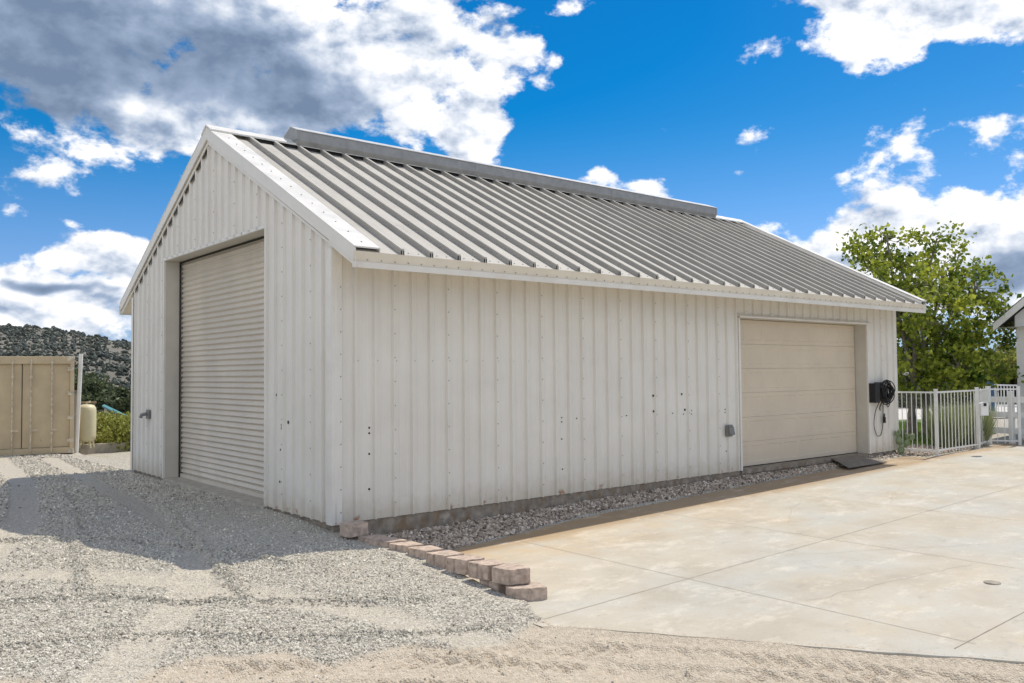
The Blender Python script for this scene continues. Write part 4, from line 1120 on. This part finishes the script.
# grass blades on the lawn
def blades(n, x, y, h, w, m, name, z0=-.07):
    a = rng.random(n)*6.28; dx = np.cos(a)*w; dy = np.sin(a)*w; lx = rng.normal(size=n)*h*.25; ly = rng.normal(size=n)*h*.25
    V = np.stack([np.stack([x-dx, y-dy, np.full(n, z0)], -1), np.stack([x+dx, y+dy, np.full(n, z0)], -1), np.stack([x+lx, y+ly, z0+h], -1)], 1).reshape(-1, 3)
    return V, np.arange(3*n).reshape(-1, 3), np.repeat(rng.random(n), 3)
n = 26000; x = rng.uniform(16.3, 27, n); y = rng.uniform(.6, 11, n); k = y > np.interp(x, [16, 18.6, 24, 30], [1.7, .3, 1.1, 6]); x, y = x[k], y[k]
V, F, T = blades(len(x), x, y, .05+.09*rng.random(len(x)), .012, m_grass, 'g'); o = npmesh('lawn_grass', V, F, m_grass, None, T); tag(o, kind='stuff')
# pale tall grass clumps behind the second fence section
for i, (u, d, lb) in enumerate([(946, 22.5, 'pale tall grass clump nearest the fence corner post'), (956, 23.0, 'pale tall grass clump second from the corner post'), (966, 23.4, 'pale tall grass clump in the middle of the fence run'), (975, 23.2, 'pale tall grass clump beside the gate lock box')]):
    c = at(u, 448, d); n = 1500; a = rng.random(n)*6.28; rr_ = .22*rng.random(n)**.5; h = .5+.75*rng.random(n); o_ = .45*rng.random(n)
    V0 = np.stack([c[0]+rr_*np.cos(a), c[1]+rr_*np.sin(a), np.full(n, -.1)], -1); tp = V0+np.stack([np.cos(a)*o_, np.sin(a)*o_, h], -1); w_ = .010
    V = np.stack([V0+np.array([w_, -w_, 0]), V0-np.array([w_, -w_, 0]), tp], 1).reshape(-1, 3)
    o = npmesh('tall_grass', V, np.arange(3*n).reshape(-1, 3), m_palegrass, None, np.repeat(rng.random(n), 3)); tag(o, lb, 'plant', 'tall grass behind the fence')

# ------------------------------------------------------------------ fences
fg = 'white metal fence sections'
P1 = (15.62, -.86); P2 = (18.15, -.78); P3 = (19.5, -.50); ZF = -.10; HF = 1.56
def picket_fence(a, b, label, zt0=HF, posts=(0, 1), gap=.105, name='picket_fence'):
    a = Vector(a); b = Vector(b); d = (b-a); L_ = d.length; d.normalize(); ang = math.atan2(d.y, d.x)
    root = empty(name, (a.x, a.y, ZF)); tag(root, label, 'fence', fg)
    mid = (a+b)/2
    for z in (.10, zt0-.06):
        MB().box(mid.x-L_/2, mid.x+L_/2, mid.y-.016, mid.y+.016, ZF+z, ZF+z+.04, ang).build('rail', m_fence, root)
    n_ = int(L_/gap)
    for i in range(1, n_):
        p = a+d*(L_*i/n_); MB().box(p.x-.008, p.x+.008, p.y-.008, p.y+.008, ZF+.05, ZF+zt0-.02, ang).build('picket', m_fence, root)
    for t_ in posts:
        p = a+d*(L_*t_); mb = MB().box(p.x-.035, p.x+.035, p.y-.035, p.y+.035, ZF-.02, ZF+zt0+.02, ang).build('post', m_fence, root)
        MB().box(p.x-.042, p.x+.042, p.y-.042, p.y+.042, ZF+zt0+.021, ZF+zt0+.04, ang).build('post_cap', m_fence, mb)
    return root
picket_fence((15.43, .35), P1, 'short white picket fence section between the garage end and the corner post', posts=(1,))
picket_fence((P1[0]+.08, P1[1]), P2, 'long white picket fence section from the corner post towards the gate', posts=(1,), gap=.20)
picket_fence((P2[0]+.08, P2[1]+.01), P3, 'narrow white picket fence section hinged beside the gate', posts=(1,), gap=.2)
g0 = Vector((19.58, -.52)); g1 = Vector(atz(1020, 445.5, -.1)[:2])
picket_fence(g0, g1, 'white picket gate nearest the white house', posts=(0, 1), gap=.15, name='picket_gate')['category'] = 'gate'
# vinyl rail fence behind the gate
rf = empty('rail_fence', (20.6, -.1, -.1)); tag(rf, 'white three rail ranch fence with wide boards behind the picket gate', 'fence')
ra, rb_ = Vector(at(986, 440, 24.2)), Vector(at(1040, 441, 23.0)); d = Vector((rb_.x-ra.x, rb_.y-ra.y)); Lr = d.length; ang = math.atan2(d.y, d.x); mx_, my_ = (ra.x+rb_.x)/2, (ra.y+rb_.y)/2
for z in (.28, .72, 1.14): MB().box(mx_-Lr/2, mx_+Lr/2, my_-.02, my_+.02, -.1+z, -.1+z+.16, ang).build('board', m_fence, rf)
for t_ in (0, .5, 1): MB().box(ra.x+d.x*t_-.06, ra.x+d.x*t_+.06, ra.y+d.y*t_-.06, ra.y+d.y*t_+.06, -.12, 1.36, ang).build('post', m_fence, rf)
# lock box with a rounded top
lb_ = at(983.5, 408, 20.8); bx = empty('lock_box', (lb_[0], lb_[1], .4)); tag(bx, 'white rounded lock box fixed by the gate post', 'box')
w_ = .09; z0, z1 = lb_[2]-.18, lb_[2]+.09
dirp = Vector((cR[0], cR[1])); pts = [(-w_, z0), (w_, z0), (w_, z1)]+[(w_*math.cos(a), z1+w_*.6*math.sin(a)) for a in np.linspace(.3, math.pi-.3, 6)]+[(-w_, z1)]
V_ = []; n_ = len(pts)
for dep in (-.06, .06):
    for q_ in pts: V_.append((lb_[0]+dirp.x*q_[0]-cF[0]*-dep, lb_[1]+dirp.y*q_[0]+cF[1]*dep, q_[1]))
MB().poly(V_, [tuple(range(n_)), tuple(range(n_, 2*n_))[::-1]]+[(i, n_+i, n_+(i+1) % n_, (i+1) % n_) for i in range(n_)]).build('box_body', m_fence, bx)
q_ = Vector(lb_)-Vector(cF)*.075; MB().box(q_.x-.03, q_.x+.03, q_.y-.01, q_.y+.01, z1-.04, z1+.03, -YAW).build('keyhole', m_dark, bx)
# far white fence and blue post
fa_, fb_ = at(975, 392, 40), at(1030, 388, 36)
def far_fence():
    a = Vector(fa_[:2]); b = Vector(fb_[:2]); root = empty('far_fence', (a.x, a.y, -.1)); tag(root, 'low pale fence in the distance beside the blue post', 'fence')
    d = b-a; L_ = d.length; ang = math.atan2(d.y, d.x); m_ = (a+b)/2
    for z in (.3, 1.22): MB().box(m_.x-L_/2, m_.x+L_/2, m_.y-.03, m_.y+.03, z, z+.06, ang).build('rail', m_fence, root)
    n_ = 18
    for i in range(n_+1):
        p = a+d*i/n_; MB().box(p.x-.015, p.x+.015, p.y-.015, p.y+.015, -.1, 1.26, ang).build('picket', m_fence, root)
far_fence()
bp = at(990.5, 384, 37); o = MB().tube([(bp[0], bp[1], -.1), (bp[0], bp[1], bp[2]+.35)], .14, 10).build('blue_post', mat('blue_paint', (.05, .12, .22), .5, .1, 4)); tag(o, 'short dark blue post by the far pale fence', 'post')

# prickly pear
def cactus():
    c = at(902, 452, 20.9); c[2] = -.10; root = empty('prickly_pear', tuple(c)); tag(root, 'small prickly pear cactus growing in stones at the garage corner', 'cactus')
    sx = Vector((cR[0], cR[1], 0)); fw = Vector((cF[0], cF[1], 0))
    def pad(name, off, h, wd, lean, yaw, zz):
        mb = MB(); n1, n2 = 10, 14; P = []
        for i in range(n1+1):
            t_ = i/n1; rr_ = math.sin(math.pi*min(1, .08+t_*.92))**.7*wd/2*(1 if t_ > .3 else .65+t_*1.1)
            for k in range(n2):
                a = 2*math.pi*k/n2; lx = rr_*math.cos(a); ly = .045*math.sin(a)*(rr_/(wd/2)); z = t_*h
                x_ = lx*math.cos(lean)+z*math.sin(lean); z_ = z*math.cos(lean)-lx*math.sin(lean)
                v_ = sx*(off+x_*math.cos(yaw)-ly*math.sin(yaw))+fw*(x_*math.sin(yaw)+ly*math.cos(yaw)); P.append((c[0]+v_.x, c[1]+v_.y, c[2]+zz+z_))
        mb.poly(P, [(i*n2+k, i*n2+(k+1) % n2, (i+1)*n2+(k+1) % n2, (i+1)*n2+k) for i in range(n1) for k in range(n2)], True)
        mb.build(name, m_cactus, root)
    pad('pad', -.02, .28, .19, 0, .3, -.02); pad('pad', -.05, .26, .18, -.15, .2, .22); pad('pad', .06, .24, .15, .5, -.2, .18)
    pad('pad', -.09, .17, .10, -.45, .1, .44); pad('pad', -.07, .18, .10, .1, .3, .45); pad('pad', .18, .20, .16, .75, 0, .36); pad('pad', .12, .17, .11, .1, .4, .37)
cactus()

# white house at the right edge
def house():
    c = at(1018.5, 444, 25.5); root = empty('white_house', (c[0], c[1], -.1)); tag(root, 'white house at the right edge with grey shingle roof and square corner column', 'house')
    fw = Vector((c[0]-CAM[0], c[1]-CAM[1])).normalized(); fw = Vector((fw.x*math.cos(-.25)-fw.y*math.sin(-.25), fw.x*math.sin(-.25)+fw.y*math.cos(-.25))); sx = Vector((fw.y, -fw.x)); ang = math.atan2(sx.y, sx.x)
    def P3(a, b, z): v_ = Vector((c[0], c[1]))+sx*a+fw*b; return (v_.x, v_.y, z)
    def bx_(a0, a1, b0, b1, z0, z1, nm, m):
        P = [P3(a, b, z) for z in (z0, z1) for a, b in ((a0, b0), (a1, b0), (a1, b1), (a0, b1))]
        return MB().poly(P, [(3, 2, 1, 0), (4, 5, 6, 7), (0, 1, 5, 4), (1, 2, 6, 5), (2, 3, 7, 6), (3, 0, 4, 7)]).build(nm, m, root)
    bx_(.02, .26, 0, .24, -.1, 3.22, 'column', m_wallwhite)
    bx_(1.2, 9., 1.2, 9, -.1, 3.3, 'wall', m_wallwhite)
    bx_(1.9, 3.3, 1.15, 1.199, 1.0, 2.3, 'window', m_dark)
    e0 = -.50; z0 = 3.20; rise = .86; w2 = 4.6
    rf_ = MB()
    for s in (1, -1):
        A_ = (e0 if s == 1 else e0+2*w2); m_x = e0+w2
        P = [P3(A_, b, z0+.16) for b in (-.4, 9.5)]+[P3(m_x, b, z0+.16+w2*rise) for b in (9.5, -.4)]; P += [P3(A_, b, z0+.02) for b in (-.4, 9.5)]+[P3(m_x, b, z0+.02+w2*rise) for b in (9.5, -.4)]
        rf_.poly(P, [(0, 1, 2, 3)[::-s], (7, 6, 5, 4)[::-s], (0, 4, 5, 1), (1, 5, 6, 2), (2, 6, 7, 3), (3, 7, 4, 0)])
    rf_.build('roof', m_roofshingle, root)
    g_ = MB(); P = [P3(e0+.02, -.42, z0-.10), P3(e0+w2, -.42, z0-.10+w2*rise), P3(e0+w2, -.42, z0+.13+w2*rise), P3(e0+.02, -.42, z0+.13)]
    P += [(p[0]+fw.x*.03, p[1]+fw.y*.03, p[2]) for p in P]; g_.poly(P, [(0, 1, 2, 3), (7, 6, 5, 4), (0, 4, 5, 1), (3, 2, 6, 7), (0, 3, 7, 4), (1, 5, 6, 2)]); g_.build('fascia', m_wallwhite, root)
    g_ = MB(); P = [P3(.0, .0, 3.22), P3(e0+2*w2-.5, 0, 3.22), P3(e0+w2, 0, z0+w2*rise-.05), P3(.0, .0, 3.55)]
    g_.poly(P, [(0, 1, 2, 3)]); P = [P3(a, b, 3.215) for a, b in ((e0+.05, -.38), (8, -.38), (8, 1.3), (e0+.05, 1.3))]; g_.poly(P, [(0, 1, 2, 3)]); g_.build('gable_panel', m_wallwhite, root)
house()
for o in bpy.data.objects:
    if '_local' in o: del o['_local']
